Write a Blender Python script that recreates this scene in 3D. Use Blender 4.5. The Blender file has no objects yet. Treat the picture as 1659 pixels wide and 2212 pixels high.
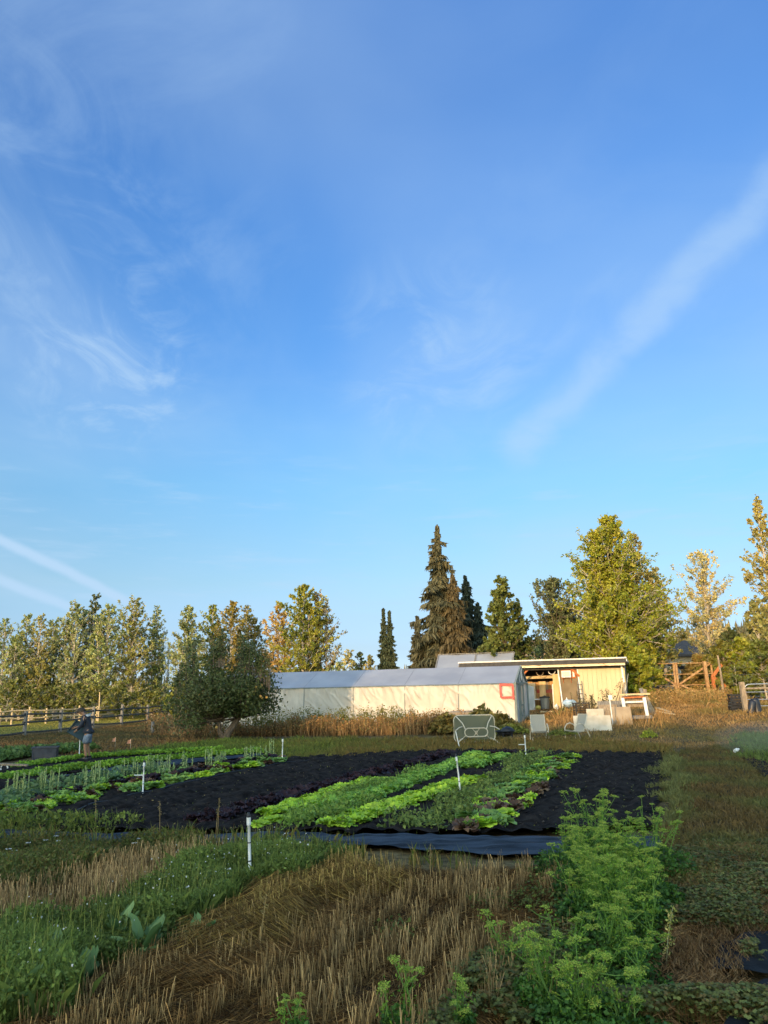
import bpy, math, random
import numpy as np
from mathutils import Vector, Matrix
R = math.radians
rng = np.random.default_rng(7)
random.seed(7)
C = bpy.context.scene.collection
scene = bpy.context.scene

# ------------------------------------------------------------------ camera, sky, sun, exposure
PITCH, ROLL, CAM_H, HFOV = R(13.0), R(1.2), 2.1, R(53.0)
cam = bpy.data.cameras.new("camera"); camo = bpy.data.objects.new("camera", cam); C.objects.link(camo)
cam.sensor_fit = 'HORIZONTAL'; cam.sensor_width = 36; cam.lens = 18/math.tan(HFOV/2)
cam.clip_start = .1; cam.clip_end = 8000
camo.matrix_world = Matrix.Translation((0, 0, CAM_H)) @ Matrix.Rotation(R(90)+PITCH, 4, 'X') @ Matrix.Rotation(-ROLL, 4, 'Z')
scene.camera = camo
SUN_EL, SUN_AZ = R(9.0), R(25.0)          # low sun behind the camera, to its left
K = np.array([math.sin(SUN_AZ), math.cos(SUN_AZ)])            # the way the light travels over the ground
to_sun = Vector((-K[0]*math.cos(SUN_EL), -K[1]*math.cos(SUN_EL), math.sin(SUN_EL)))
sl = bpy.data.lights.new("sun", 'SUN'); sl.energy = 4.5; sl.angle = R(.55); sl.color = (1, .665, .335)
so = bpy.data.objects.new("sun", sl); C.objects.link(so); so.rotation_euler = to_sun.to_track_quat('Z', 'Y').to_euler()
scene.view_settings.view_transform = 'Standard'; scene.view_settings.look = 'None'
scene.view_settings.exposure = 0.0; scene.view_settings.gamma = 1
scene.cycles.max_bounces = 5; scene.cycles.transparent_max_bounces = 6; scene.cycles.use_denoising = True
scene.cycles.volume_bounces = 0

# ------------------------------------------------------------------ photograph measurements -> ground points
FPX = 1659/2/math.tan(HFOV/2)
def ray(px, py):
    x = (px-829.5)/FPX; y = -(py-1106)/FPX
    c, s = math.cos(ROLL), math.sin(ROLL); x, y = x*c+y*s, -x*s+y*c
    return np.array([x, math.cos(PITCH)-y*math.sin(PITCH), math.sin(PITCH)+y*math.cos(PITCH)])
def sst(a, b, t):
    t = np.clip((np.asarray(t, float)-a)/(b-a), 0, 1); return t*t*(3-2*t)
def terr(x, y):
    return 1.05*sst(29, 48, y)*sst(-2, 17, x)
def P(px, py):
    d = ray(px, py); o = np.array([0, 0, CAM_H]); t = 3.0
    while t < 600:
        p = o+d*t
        if p[2] < terr(p[0], p[1]): break
        t += .1
    a, b = t-.1, t
    for _ in range(14):
        m = (a+b)/2; p = o+d*m
        if p[2] < terr(p[0], p[1]): b = m
        else: a = m
    return o+d*b
def D(px, py, Y):
    d = ray(px, py); return np.array([0, 0, CAM_H])+d*(Y/d[1])
def G(px, Y):
    "ground point at depth Y seen in column px (measured near the horizon)"
    q = D(px, 1490, Y); return np.array([q[0], Y, float(terr(q[0], Y))])
def poly(*pp): return np.array([P(*p)[:2] for p in pp])
def inside(pg, pts):
    x, y = pts[:, 0], pts[:, 1]; r = np.zeros(len(pts), bool); j = len(pg)-1
    for i in range(len(pg)):
        xi, yi = pg[i]; xj, yj = pg[j]
        r ^= ((yi > y) != (yj > y)) & (x < (xj-xi)*(y-yi)/(yj-yi+1e-12)+xi); j = i
    return r
def rag(q):
    "ragged zone edges: the same wander for the ground colour and the plants"
    return q+np.column_stack([vnoise(q[:, 0]*1.7, q[:, 1]*1.7, 11)-.5, vnoise(q[:, 0]*1.7, q[:, 1]*1.7, 12)-.5])*.8+np.column_stack([vnoise(q[:, 0]*5, q[:, 1]*5, 13)-.5, vnoise(q[:, 0]*5, q[:, 1]*5, 14)-.5])*.3
def scatter(pg, n, power=0):
    "n points spread evenly over a ground polygon; power>0 thins with distance"
    lo, hi = pg.min(0)-.5, pg.max(0)+.5; out = []; k = 0
    while k < n:
        q = rng.uniform(lo, hi, (n*3, 2)); q = q[inside(pg, rag(q)+rng.normal(0, .06, q.shape))]
        if power: q = q[rng.random(len(q)) < (max(lo[1], 4)/np.maximum(q[:, 1], 4))**power]
        out.append(q); k += len(q)
    q = np.concatenate(out)[:n]
    return np.column_stack([q, terr(q[:, 0], q[:, 1])])
def vnoise(x, y, seed=0):
    "smooth value noise on the plane"
    xi, yi = np.floor(x).astype(int), np.floor(y).astype(int); fx, fy = x-xi, y-yi
    fx, fy = fx*fx*(3-2*fx), fy*fy*(3-2*fy)
    def h(a, b):
        n = (a*374761393+b*668265263+seed*1442695041) & 0x7fffffff
        n = (n ^ (n >> 13))*1274126177 & 0x7fffffff
        return ((n ^ (n >> 16)) & 0xffff)/65535.
    return (h(xi, yi)*(1-fx)+h(xi+1, yi)*fx)*(1-fy)+(h(xi, yi+1)*(1-fx)+h(xi+1, yi+1)*fx)*fy

# ------------------------------------------------------------------ materials
def nodes(name):
    m = bpy.data.materials.new(name); m.use_nodes = True; nt = m.node_tree
    return m, nt, nt.nodes['Principled BSDF'], nt.nodes['Material Output']
def mat(name, c1, c2=None, scale=6, rough=.7, bump=0, bscale=40, metal=0, spec=.4, stretch=(1, 1, 1), attr=False, detail=4, lo=.35, hi=.65, trans=0):
    m, nt, b, out = nodes(name); N, L = nt.nodes.new, nt.links.new
    b.inputs['Roughness'].default_value = rough; b.inputs['Metallic'].default_value = metal
    b.inputs['Specular IOR Level'].default_value = spec
    tc = N('ShaderNodeTexCoord'); mp = N('ShaderNodeMapping'); mp.inputs['Scale'].default_value = stretch
    L(tc.outputs['Object'], mp.inputs['Vector'])
    no = N('ShaderNodeTexNoise'); no.inputs['Scale'].default_value = scale; no.inputs['Detail'].default_value = detail
    L(mp.outputs[0], no.inputs['Vector'])
    ra = N('ShaderNodeValToRGB'); ra.color_ramp.elements[0].position = lo; ra.color_ramp.elements[1].position = hi
    L(no.outputs['Fac'], ra.inputs[0])
    if attr:
        a = N('ShaderNodeAttribute'); a.attribute_name = 'Col'
        ra.color_ramp.elements[0].color = (*c1, 1); ra.color_ramp.elements[1].color = (*(c2 or (1, 1, 1)), 1)
        mx = N('ShaderNodeMix'); mx.data_type = 'RGBA'; mx.blend_type = 'MULTIPLY'; mx.inputs[0].default_value = 1
        L(a.outputs['Color'], mx.inputs[6]); L(ra.outputs[0], mx.inputs[7]); col = mx.outputs[2]
    else:
        ra.color_ramp.elements[0].color = (*c1, 1); ra.color_ramp.elements[1].color = (*(c2 or c1), 1); col = ra.outputs[0]
    L(col, b.inputs['Base Color'])
    if bump:
        n2 = N('ShaderNodeTexNoise'); n2.inputs['Scale'].default_value = bscale; n2.inputs['Detail'].default_value = 5
        L(mp.outputs[0], n2.inputs['Vector']); bp = N('ShaderNodeBump'); bp.inputs['Strength'].default_value = bump
        bp.inputs['Distance'].default_value = .03; L(n2.outputs['Fac'], bp.inputs['Height']); L(bp.outputs[0], b.inputs['Normal'])
    if trans:
        t = N('ShaderNodeBsdfTranslucent'); L(col, t.inputs['Color']); ms = N('ShaderNodeMixShader'); ms.inputs[0].default_value = trans
        L(b.outputs[0], ms.inputs[1]); L(t.outputs[0], ms.inputs[2]); L(ms.outputs[0], out.inputs['Surface'])
    return m
def leafmat(name, rough=.5, spec=.35, trans=.3, gain=(1.3, 1.3, 1.2)):
    return mat(name, tuple(1.0*x for x in gain), tuple(1.4*x for x in gain), scale=1.2, rough=rough, spec=spec, attr=True, trans=trans)

# ------------------------------------------------------------------ mesh building
class MB:
    def __init__(s): s.V = []; s.F = []; s.Cc = []; s.n = 0; s.col = False
    def add(s, V, F, col=None):
        V = np.asarray(V, float).reshape(-1, 3)
        for f in (F if isinstance(F, list) and len(F) and isinstance(F[0], np.ndarray) else [np.asarray(F, int)]):
            if len(f): s.F.append(f+s.n)
        if col is None: c = np.ones((len(V), 3))
        else:
            s.col = True; c = np.broadcast_to(np.asarray(col, float), (len(V), 3))
        s.V.append(V); s.Cc.append(c); s.n += len(V); return s
    def mesh(s, name, smooth=False):
        me = bpy.data.meshes.new(name); V = np.concatenate(s.V); nf = sum(len(f) for f in s.F)
        me.vertices.add(len(V)); me.vertices.foreach_set('co', V.astype(np.float32).ravel())
        lv = np.concatenate([f.ravel() for f in s.F]); tot = np.concatenate([np.full(len(f), f.shape[1]) for f in s.F])
        me.loops.add(len(lv)); me.loops.foreach_set('vertex_index', lv.astype(np.int32))
        me.polygons.add(nf); st = np.concatenate([[0], np.cumsum(tot)[:-1]])
        me.polygons.foreach_set('loop_start', st.astype(np.int32)); me.polygons.foreach_set('loop_total', tot.astype(np.int32))
        me.polygons.foreach_set('use_smooth', np.full(nf, smooth))
        if s.col:
            a = me.color_attributes.new('Col', 'FLOAT_COLOR', 'POINT'); c = np.concatenate(s.Cc)
            a.data.foreach_set('color', np.column_stack([c, np.ones(len(c))]).astype(np.float32).ravel())
        me.update(calc_edges=True); me.validate(); return me
BOXF = np.array([[0, 3, 2, 1], [4, 5, 6, 7], [0, 1, 5, 4], [1, 2, 6, 5], [2, 3, 7, 6], [3, 0, 4, 7]])
def rotm(rx=0, ry=0, rz=0): return np.array(Matrix.Rotation(rz, 3, 'Z') @ Matrix.Rotation(ry, 3, 'Y') @ Matrix.Rotation(rx, 3, 'X'))
def box(mb, c, s, rot=None, col=None, taper=1.0):
    x, y, z = np.array(s)/2.; t = taper
    V = np.array([[-x, -y, -z], [x, -y, -z], [x, y, -z], [-x, y, -z], [-x*t, -y*t, z], [x*t, -y*t, z], [x*t, y*t, z], [-x*t, y*t, z]])
    if rot is not None: V = V @ np.asarray(rot).T
    mb.add(V+np.array(c), BOXF, col)
def bar(mb, p0, p1, w, h, up=(0, 0, 1), col=None):
    p0, p1 = np.array(p0, float), np.array(p1, float); d = p1-p0; L = np.linalg.norm(d); d /= L
    u = np.array(up, float); s = np.cross(d, u)
    if np.linalg.norm(s) < 1e-3: s = np.cross(d, (0, 1, 0))
    s /= np.linalg.norm(s); u = np.cross(s, d)
    box(mb, (p0+p1)/2, (w, L, h), np.column_stack([s, d, u]), col)
def tube(mb, pts, rad, n=6, col=None, closed=False):
    pts = np.array(pts, float); k = len(pts); rad = np.broadcast_to(np.asarray(rad, float), (k,))
    d = np.roll(pts, -1, 0)-np.roll(pts, 1, 0) if closed else np.gradient(pts, axis=0)
    d /= np.linalg.norm(d, axis=1)[:, None]+1e-9
    ref = np.array([0, 0, 1.]) if abs(d[:, 2]).mean() < .8 else np.array([1., 0, 0])
    a = np.cross(d, ref); a /= np.linalg.norm(a, axis=1)[:, None]+1e-9; b = np.cross(d, a)
    th = np.arange(n)*2*math.pi/n
    V = (pts[:, None]+rad[:, None, None]*(np.cos(th)[None, :, None]*a[:, None]+np.sin(th)[None, :, None]*b[:, None])).reshape(-1, 3)
    i = np.arange(k if closed else k-1)[:, None]; j = np.arange(n)[None]
    i2 = (i+1) % k; j2 = (j+1) % n
    F = [np.stack([i*n+j+0*i, i*n+j2, i2*n+j2, i2*n+j], -1).reshape(-1, 4)]
    if not closed:
        F.append(np.arange(n)[None, ::1]); F.append((np.arange(n)+(k-1)*n)[None, ::-1])
    mb.add(V, F, col)
def lathe(mb, prof, n=16, c=(0, 0, 0), col=None):
    prof = np.array(prof, float); k = len(prof); th = np.arange(n)*2*math.pi/n
    V = np.stack([prof[:, :1]*np.cos(th), prof[:, :1]*np.sin(th), np.repeat(prof[:, 1:], n, 1)], -1).reshape(-1, 3)+np.array(c)
    i = np.arange(k-1)[:, None]; j = np.arange(n)[None]
    mb.add(V, np.stack([i*n+j, i*n+(j+1) % n, (i+1)*n+(j+1) % n, (i+1)*n+j], -1).reshape(-1, 4), col)
def grid(mb, fn, nu, nv, col=None):
    u, v = np.meshgrid(np.linspace(0, 1, nu), np.linspace(0, 1, nv), indexing='ij')
    V = np.stack(fn(u, v), -1).reshape(-1, 3); i = np.arange(nu-1)[:, None]; j = np.arange(nv-1)[None]
    mb.add(V, np.stack([i*nv+j, (i+1)*nv+j, (i+1)*nv+j+1, i*nv+j+1], -1).reshape(-1, 4), col)
def unit(n):
    v = rng.normal(size=(n, 3)); return v/np.linalg.norm(v, axis=1)[:, None]
def leaves(mb, c, size, col, aspect=.65, nb=None, bias=0., fold=.15):
    "leaf-shaped quads (a diamond with a slight fold), one per row of c; nb/bias pull the normals"
    n = len(c); size = np.broadcast_to(size, (n,))
    nrm = unit(n)
    if nb is not None: nrm = nrm+bias*np.asarray(nb); nrm /= np.linalg.norm(nrm, axis=1)[:, None]+1e-9
    t = np.cross(nrm, unit(n)); t /= np.linalg.norm(t, axis=1)[:, None]+1e-9; b = np.cross(nrm, t)
    h = size[:, None]/2; w = h*aspect
    V = np.stack([c-t*h, c+b*w+nrm*h*fold-t*h*.15, c+t*h, c-b*w+nrm*h*fold-t*h*.15], 1).reshape(-1, 3)
    mb.add(V, (np.arange(n)*4)[:, None]+np.arange(4), np.repeat(np.broadcast_to(col, (n, 3)), 4, 0))
def spikes(mb, p0, p1, w, col0, col1=None):
    "long thin diamonds from p0 to p1 (stems, needles, straw)"
    n = len(p0); d = p1-p0; s = np.cross(d, unit(n)); s /= np.linalg.norm(s, axis=1)[:, None]+1e-9
    w = np.broadcast_to(w, (n,))[:, None]/2; m = p0+d*.45
    V = np.stack([p0-s*w*.7, p0+s*w*.7, m+s*w, p1, m-s*w], 1).reshape(-1, 3)
    c0 = np.broadcast_to(col0, (n, 3)); c1 = c0 if col1 is None else np.broadcast_to(col1, (n, 3)); cm = (c0+c1)/2
    mb.add(V, (np.arange(n)*5)[:, None]+np.arange(5), np.stack([c0, c0, cm, c1, cm], 1).reshape(-1, 3))
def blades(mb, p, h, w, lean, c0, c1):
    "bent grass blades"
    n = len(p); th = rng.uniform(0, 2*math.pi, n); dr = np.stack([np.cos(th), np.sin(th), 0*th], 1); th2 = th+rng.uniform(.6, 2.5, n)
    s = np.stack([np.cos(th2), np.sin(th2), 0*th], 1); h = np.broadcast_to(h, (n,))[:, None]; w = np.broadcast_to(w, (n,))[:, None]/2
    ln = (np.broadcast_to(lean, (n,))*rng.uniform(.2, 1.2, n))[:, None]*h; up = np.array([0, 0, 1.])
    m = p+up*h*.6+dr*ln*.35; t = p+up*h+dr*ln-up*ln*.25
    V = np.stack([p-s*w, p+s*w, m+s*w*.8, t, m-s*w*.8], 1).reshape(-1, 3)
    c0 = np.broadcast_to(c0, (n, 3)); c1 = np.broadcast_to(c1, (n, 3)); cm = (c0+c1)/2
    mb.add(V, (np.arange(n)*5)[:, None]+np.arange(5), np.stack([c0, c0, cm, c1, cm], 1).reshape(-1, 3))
def pal(n, *cols, jit=.15):
    "n random colours blended between the given ones"
    cols = np.array(cols); a = cols[rng.integers(0, len(cols), n)]; b = cols[rng.integers(0, len(cols), n)]; t = rng.random((n, 1))
    return np.clip((a*(1-t)+b*t)*(1+rng.normal(0, jit, (n, 1))), .004, .95)

# ------------------------------------------------------------------ things and parts
def link(name, me, m, parent=None):
    o = bpy.data.objects.new(name, me); C.objects.link(o); o.parent = parent
    if m is not None and not me.materials: me.materials.append(m)
    return o
def part(name, mb, m, parent, label=None, smooth=False):
    o = link(name, mb.mesh(name, smooth), m, parent)
    if label: o['label'] = label
    return o
def thing(name, label, cat, loc=(0, 0, 0), rz=0, group=None):
    o = bpy.data.objects.new(name, None); C.objects.link(o); o.location = Vector(loc); o.rotation_euler = (0, 0, rz)
    o.empty_display_size = .2; o['label'] = label; o['category'] = cat
    if group: o['group'] = group
    return o
def solo(name, mb, m, label, cat, loc=(0, 0, 0), rz=0, group=None, smooth=False):
    o = part(name, mb, m, None, label, smooth); o.location = Vector(loc); o.rotation_euler = (0, 0, rz); o['category'] = cat
    if group: o['group'] = group
    return o
def setting(name, mb, m, kind='structure', label=None, cat=None, smooth=False):
    o = part(name, mb, m, None, label, smooth); o['kind'] = kind
    if cat: o['category'] = cat
    return o
def dup(o, loc, rz=0, sc=None, label=None, group=None):
    r = o.copy(); C.objects.link(r); r.location = Vector(loc); r.rotation_euler = (0, 0, rz)
    if sc is not None: r.scale = (sc, sc, sc) if np.isscalar(sc) else sc
    if label: r['label'] = label
    if group: r['group'] = group
    def kids(a, b):
        for ch in a.children:
            if ch.parent == a and ch != b:
                c = ch.copy(); C.objects.link(c); c.parent = b; kids(ch, c)
    kids(o, r); return r
# ------------------------------------------------------------------ sky: Nishita, tinted towards the photograph's blue, with cirrus and contrails
world = bpy.data.worlds.new("World"); scene.world = world; world.use_nodes = True
wt = world.node_tree; wt.nodes.clear(); N, L = wt.nodes.new, wt.links.new
wo = N('ShaderNodeOutputWorld'); bg = N('ShaderNodeBackground'); L(bg.outputs[0], wo.inputs[0])
sky = N('ShaderNodeTexSky'); sky.sky_type = 'NISHITA'; sky.sun_disc = False; sky.sun_elevation = SUN_EL
sky.sun_rotation = math.pi+SUN_AZ       # the sun stands behind the camera
sky.air_density = 1.0; sky.dust_density = .6; sky.ozone_density = 2.0
bg.inputs[1].default_value = SKY_STRENGTH = .12
tc = N('ShaderNodeTexCoord'); sp = N('ShaderNodeSeparateXYZ'); L(tc.outputs['Generated'], sp.inputs[0])
def mth(op, a, b=None, c=None, clamp=False):
    m = N('ShaderNodeMath'); m.operation = op; m.use_clamp = clamp
    for i, v in enumerate((a, b, c)):
        if v is None: continue
        if isinstance(v, (int, float)): m.inputs[i].default_value = v
        else: L(v, m.inputs[i])
    return m.outputs[0]
def wmix(f, a, b, mode='MIX'):
    m = N('ShaderNodeMix'); m.data_type = 'RGBA'; m.blend_type = mode
    for i, v in ((0, f), (6, a), (7, b)):
        if isinstance(v, (int, float)): m.inputs[i].default_value = v
        elif isinstance(v, tuple): m.inputs[i].default_value = (*v, 1)
        else: L(v, m.inputs[i])
    return m.outputs[2]
TINT = [(0.0, (1, 1, 1)), (1.0, (1, 1, 1))]
TINT = [(0.0116, (0.337, 0.474, 1.000)), (0.0520, (0.272, 0.333, 0.570)), (0.1342, (0.331, 0.378, 0.455)), (0.1838, (0.338, 0.412, 0.479)), (0.2576, (0.337, 0.466, 0.546)), (0.3228, (0.339, 0.484, 0.605)), (0.3985, (0.291, 0.463, 0.653)), (0.4987, (0.294, 0.481, 0.703)), (0.5793, (0.290, 0.492, 0.748)), (0.6579, (0.295, 0.497, 0.771)), (0.7266, (0.310, 0.530, 0.838))]
TSCALE = 3.802

tr = N('ShaderNodeValToRGB'); L(sp.outputs['Z'], tr.inputs[0])
while len(tr.color_ramp.elements) < len(TINT): tr.color_ramp.elements.new(.5)
for e, (p, c) in zip(tr.color_ramp.elements, TINT): e.position = p; e.color = (*c, 1)
tint_scale = N('ShaderNodeVectorMath'); tint_scale.operation = 'SCALE'; tint_scale.inputs['Scale'].default_value = TSCALE if 'TSCALE' in globals() else 1
L(tr.outputs[0], tint_scale.inputs[0])
front = wmix(1.0, sky.outputs[0], tint_scale.outputs[0], 'MULTIPLY')
# the half of the sky round the sun is boosted and warmed to lift the shaded garden
SUNSIDE_FILL = 8.5
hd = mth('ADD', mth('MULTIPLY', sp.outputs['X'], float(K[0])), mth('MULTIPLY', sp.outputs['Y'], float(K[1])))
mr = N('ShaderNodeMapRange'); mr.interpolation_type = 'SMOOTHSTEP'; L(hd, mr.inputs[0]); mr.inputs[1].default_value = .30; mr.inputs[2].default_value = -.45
base = wmix(mr.outputs[0], front, wmix(1.0, sky.outputs[0], (SUNSIDE_FILL, SUNSIDE_FILL*.9, SUNSIDE_FILL*.72), 'MULTIPLY'))
def wnoise(scale, vec, detail=6, rough=.55, dist=0):
    n = N('ShaderNodeTexNoise'); n.inputs['Scale'].default_value = scale; n.inputs['Detail'].default_value = detail
    n.inputs['Roughness'].default_value = rough; n.inputs['Distortion'].default_value = dist; L(vec, n.inputs['Vector']); return n.outputs['Fac']
def wmap(vec, loc=(0, 0, 0), rot=(0, 0, 0), sc=(1, 1, 1)):
    m = N('ShaderNodeMapping'); m.inputs['Location'].default_value = loc; m.inputs['Rotation'].default_value = rot
    m.inputs['Scale'].default_value = sc; L(vec, m.inputs[0]); return m.outputs[0]
# directions flattened on to a high cloud layer
zz = mth('MAXIMUM', mth('ADD', sp.outputs['Z'], .08), .03)
cx, cy = mth('DIVIDE', sp.outputs['X'], zz), mth('DIVIDE', sp.outputs['Y'], zz)
cb = N('ShaderNodeCombineXYZ'); L(cx, cb.inputs[0]); L(cy, cb.inputs[1]); layer = cb.outputs[0]
def sm(v, a, b):
    m = N('ShaderNodeMapRange'); m.interpolation_type = 'SMOOTHSTEP'; L(v, m.inputs[0]); m.inputs[1].default_value = a; m.inputs[2].default_value = b; return m.outputs[0]
def dirof(px, py):
    d = ray(px, py); return d/np.linalg.norm(d)
def near(px, py, r0, r1):
    "soft round patch of sky about one direction"
    d = dirof(px, py); v = N('ShaderNodeVectorMath'); v.operation = 'DISTANCE'; L(tc.outputs['Generated'], v.inputs[0]); v.inputs[1].default_value = d
    return sm(v.outputs['Value'], r1, r0)
def streak(p, q, w, soft, ends):
    "band of sky along the great circle through two directions"
    a, b = dirof(*p), dirof(*q); n = np.cross(a, b); n /= np.linalg.norm(n); t = np.cross(n, a)
    def dot(k):
        v = N('ShaderNodeVectorMath'); v.operation = 'DOT_PRODUCT'; L(tc.outputs['Generated'], v.inputs[0]); v.inputs[1].default_value = k; return v.outputs['Value']
    wob = mth('MULTIPLY', mth('SUBTRACT', wnoise(14, tc.outputs['Generated'], 5), .5), soft*1.6)
    band = sm(mth('ABSOLUTE', mth('ADD', dot(n), wob)), w+soft, w*.4)
    along = dot(t); e = float(np.dot(t, b))
    return mth('MULTIPLY', band, mth('MULTIPLY', sm(along, -.3 if ends[0] else -.02, .02), sm(along, e+ends[1], e-ends[1]*.5)))
wisp = wnoise(1.15, wmap(layer, (.3, .1, 0), (0, 0, R(25)), (1.2, .7, 1)), 7, .58, .9)
soft = wnoise(.75, wmap(layer, (3.1, 2.2, 0), (0, 0, R(-20)), (1, .7, 1)), 4, .5, .3)
fine = wnoise(3.4, wmap(layer, (.7, 1.3, 0), (0, 0, R(20)), (1.3, .8, 1)), 8, .6, 1.4)
veil = mth('MULTIPLY', sm(soft, .36, .70), .30)
upl = mth('MAXIMUM', near(150, 300, .08, .42), .25)
mott = wnoise(2.1, wmap(layer, (1.7, .4, 0), (0, 0, R(-15)), (1.0, .8, 1)), 8, .62, .5)
cir = mth('MULTIPLY', mth('MULTIPLY', mth('MAXIMUM', sm(wisp, .42, .78), mth('MULTIPLY', sm(mott, .44, .70), .8)), upl), .34)
leftp = mth('MAXIMUM', near(240, 790, .02, .15), mth('MAXIMUM', mth('MULTIPLY', near(180, 560, .03, .20), .45), mth('MULTIPLY', near(60, 330, .03, .2), .32)))
plume = mth('MULTIPLY', mth('MULTIPLY', sm(fine, .40, .74), leftp), .72)
midp = mth('MULTIPLY', mth('MULTIPLY', sm(fine, .40, .72), near(930, 770, .02, .17)), .42)
low = mth('MULTIPLY', sm(wnoise(9, wmap(tc.outputs['Generated'], (0, 0, 0), (0, 0, 0), (1, 1, 7)), 6), .52, .72), mth('MULTIPLY', sm(sp.outputs['Z'], .36, .2), .28))
trail1 = mth('MULTIPLY', streak((-120, 1105), (285, 1303), .0035, .006, (1, .035)), .8)
trail2 = mth('MULTIPLY', streak((-120, 1200), (165, 1318), .0035, .006, (1, .03)), .72)
band = mth('MULTIPLY', mth('MULTIPLY', streak((1105, 990), (1730, 335), .006, .030, (0, .3)), sm(fine, .02, .55)), .42)
glow = mth('MULTIPLY', mth('MULTIPLY', streak((1010, 830), (1330, 640), .004, .05, (0, .12)), sm(fine, .3, .7)), .16)
cl = veil
for v in (cir, plume, midp, low, trail1, trail2, band, glow):
    cl = mth('SUBTRACT', 1, mth('MULTIPLY', mth('SUBTRACT', 1, cl), mth('SUBTRACT', 1, v)))
CLOUD = (.52/SKY_STRENGTH, .73/SKY_STRENGTH, .97/SKY_STRENGTH)
up = sm(sp.outputs['Z'], -.02, .02)
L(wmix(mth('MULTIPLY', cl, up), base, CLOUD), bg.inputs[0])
# ------------------------------------------------------------------ zones of ground (measured corner points)
Z_BED = poly((-60, 1775), (60, 1800), (560, 1806), (1110, 1808), (1425, 1792), (1432, 1630), (1250, 1628), (1060, 1622), (860, 1628), (640, 1640), (0, 1690), (-60, 1700))
Z_LEFTBED = poly((-60, 1700), (0, 1692), (330, 1652), (600, 1634), (470, 1620), (250, 1634), (60, 1650), (-60, 1655))
Z_PATH = poly((1428, 1800), (1434, 1628), (1700, 1590), (1700, 1850), (1480, 1900))
Z_GREENA = poly((-60, 1828), (300, 1834), (420, 1836), (400, 1848), (240, 1886), (-60, 1950))
Z_STUBA = poly((-60, 1945), (240, 1878), (440, 1832), (500, 1830), (470, 1862), (300, 1935), (100, 2010), (-60, 2060))
Z_GREENB = poly((-60, 2060), (100, 2010), (300, 1935), (480, 1860), (520, 1842), (700, 1852), (790, 1876), (610, 1915), (450, 1975), (320, 2070), (140, 2140), (-30, 2260), (-60, 2260))
Z_STRAW = poly((-30, 2260), (140, 2140), (320, 2070), (450, 1975), (610, 1915), (790, 1876), (1000, 1882), (1190, 1880), (1230, 1900), (1190, 2060), (1120, 2260))
Z_CLOVER = poly((1120, 2260), (1190, 2060), (1215, 1900), (1330, 1850), (1480, 1850), (1700, 1830), (1700, 2260))
Z_GRASS = poly((180, 1640), (480, 1600), (1000, 1596), (1250, 1600), (1440, 1612), (1434, 1632), (1250, 1630), (1060, 1624), (860, 1630), (640, 1642), (610, 1634), (470, 1622))
LAWN = np.array([G(-150, 41)[:2], G(20, 46)[:2], G(365, 76)[:2], G(400, 80)[:2], G(380, 92)[:2], G(-160, 64)[:2]])

def gcoords():
    xs = np.concatenate([[-910, -600, -300, -160, -100, -75, -60, -50, -42, -36], np.arange(-32, 24.01, .22), [27, 32, 38, 46, 58, 80, 110, 170, 300, 600, 910]])
    ys = np.concatenate([[-160, -120, -80, -50, -25, -10, 0, 3], np.arange(4.5, 30, .2), np.arange(30, 60, .4), np.arange(60, 100, 2), [110, 130, 170, 240, 400, 600, 780]])
    return xs, ys
xs, ys = gcoords(); X, Y = np.meshgrid(xs, ys, indexing='ij'); pts = np.column_stack([X.ravel(), Y.ravel()])
near_ = (np.abs(pts[:, 0]) < 34) & (pts[:, 1] > 4) & (pts[:, 1] < 62)
zz_ = terr(pts[:, 0], pts[:, 1]) + np.where(near_, .05*(vnoise(pts[:, 0]*1.3, pts[:, 1]*1.3, 3)-.5)+.03*(vnoise(pts[:, 0]*4, pts[:, 1]*4, 4)-.5), 0)
colg = np.tile([.135, .105, .052], (len(pts), 1))
jp = rag(pts)
def zone(pg, c):
    colg[inside(pg, jp)] = c
zone(LAWN, (.155, .165, .06)); zone(Z_GRASS, (.06, .07, .03)); zone(Z_PATH, (.055, .055, .034)); zone(Z_GREENA, (.035, .042, .02))
zone(Z_STUBA, (.085, .058, .032)); zone(Z_GREENB, (.03, .04, .018)); zone(Z_STRAW, (.06, .037, .02)); zone(Z_CLOVER, (.03, .032, .018))
zone(Z_LEFTBED, (.03, .028, .026))
mid = inside(np.array([G(-100, 30)[:2], G(-100, 41)[:2], G(365, 60)[:2], G(480, 42)[:2], G(300, 30)[:2]]), jp); colg[mid] = (.075, .066, .04)
zone(Z_LEFTBED, (.03, .028, .026))
inbed = inside(Z_BED, pts) | inside(Z_LEFTBED, pts)
zz_ = np.where(inside(Z_BED, pts), terr(pts[:, 0], pts[:, 1])-.06, zz_)
colg *= (.72+.56*vnoise(pts[:, 0]*2.1, pts[:, 1]*2.1, 21))[:, None]
g = MB(); nx, ny = len(xs), len(ys); i = np.arange(nx-1)[:, None]; j = np.arange(ny-1)[None]
g.add(np.column_stack([pts, zz_]), np.stack([i*ny+j, (i+1)*ny+j, (i+1)*ny+j+1, i*ny+j+1], -1).reshape(-1, 4), colg)
setting('ground', g, mat('ground', (.55, .55, .55), (1.25, 1.2, 1.15), scale=9, rough=1, spec=.05, bump=.7, bscale=35, attr=True, detail=8), smooth=True)

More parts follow.
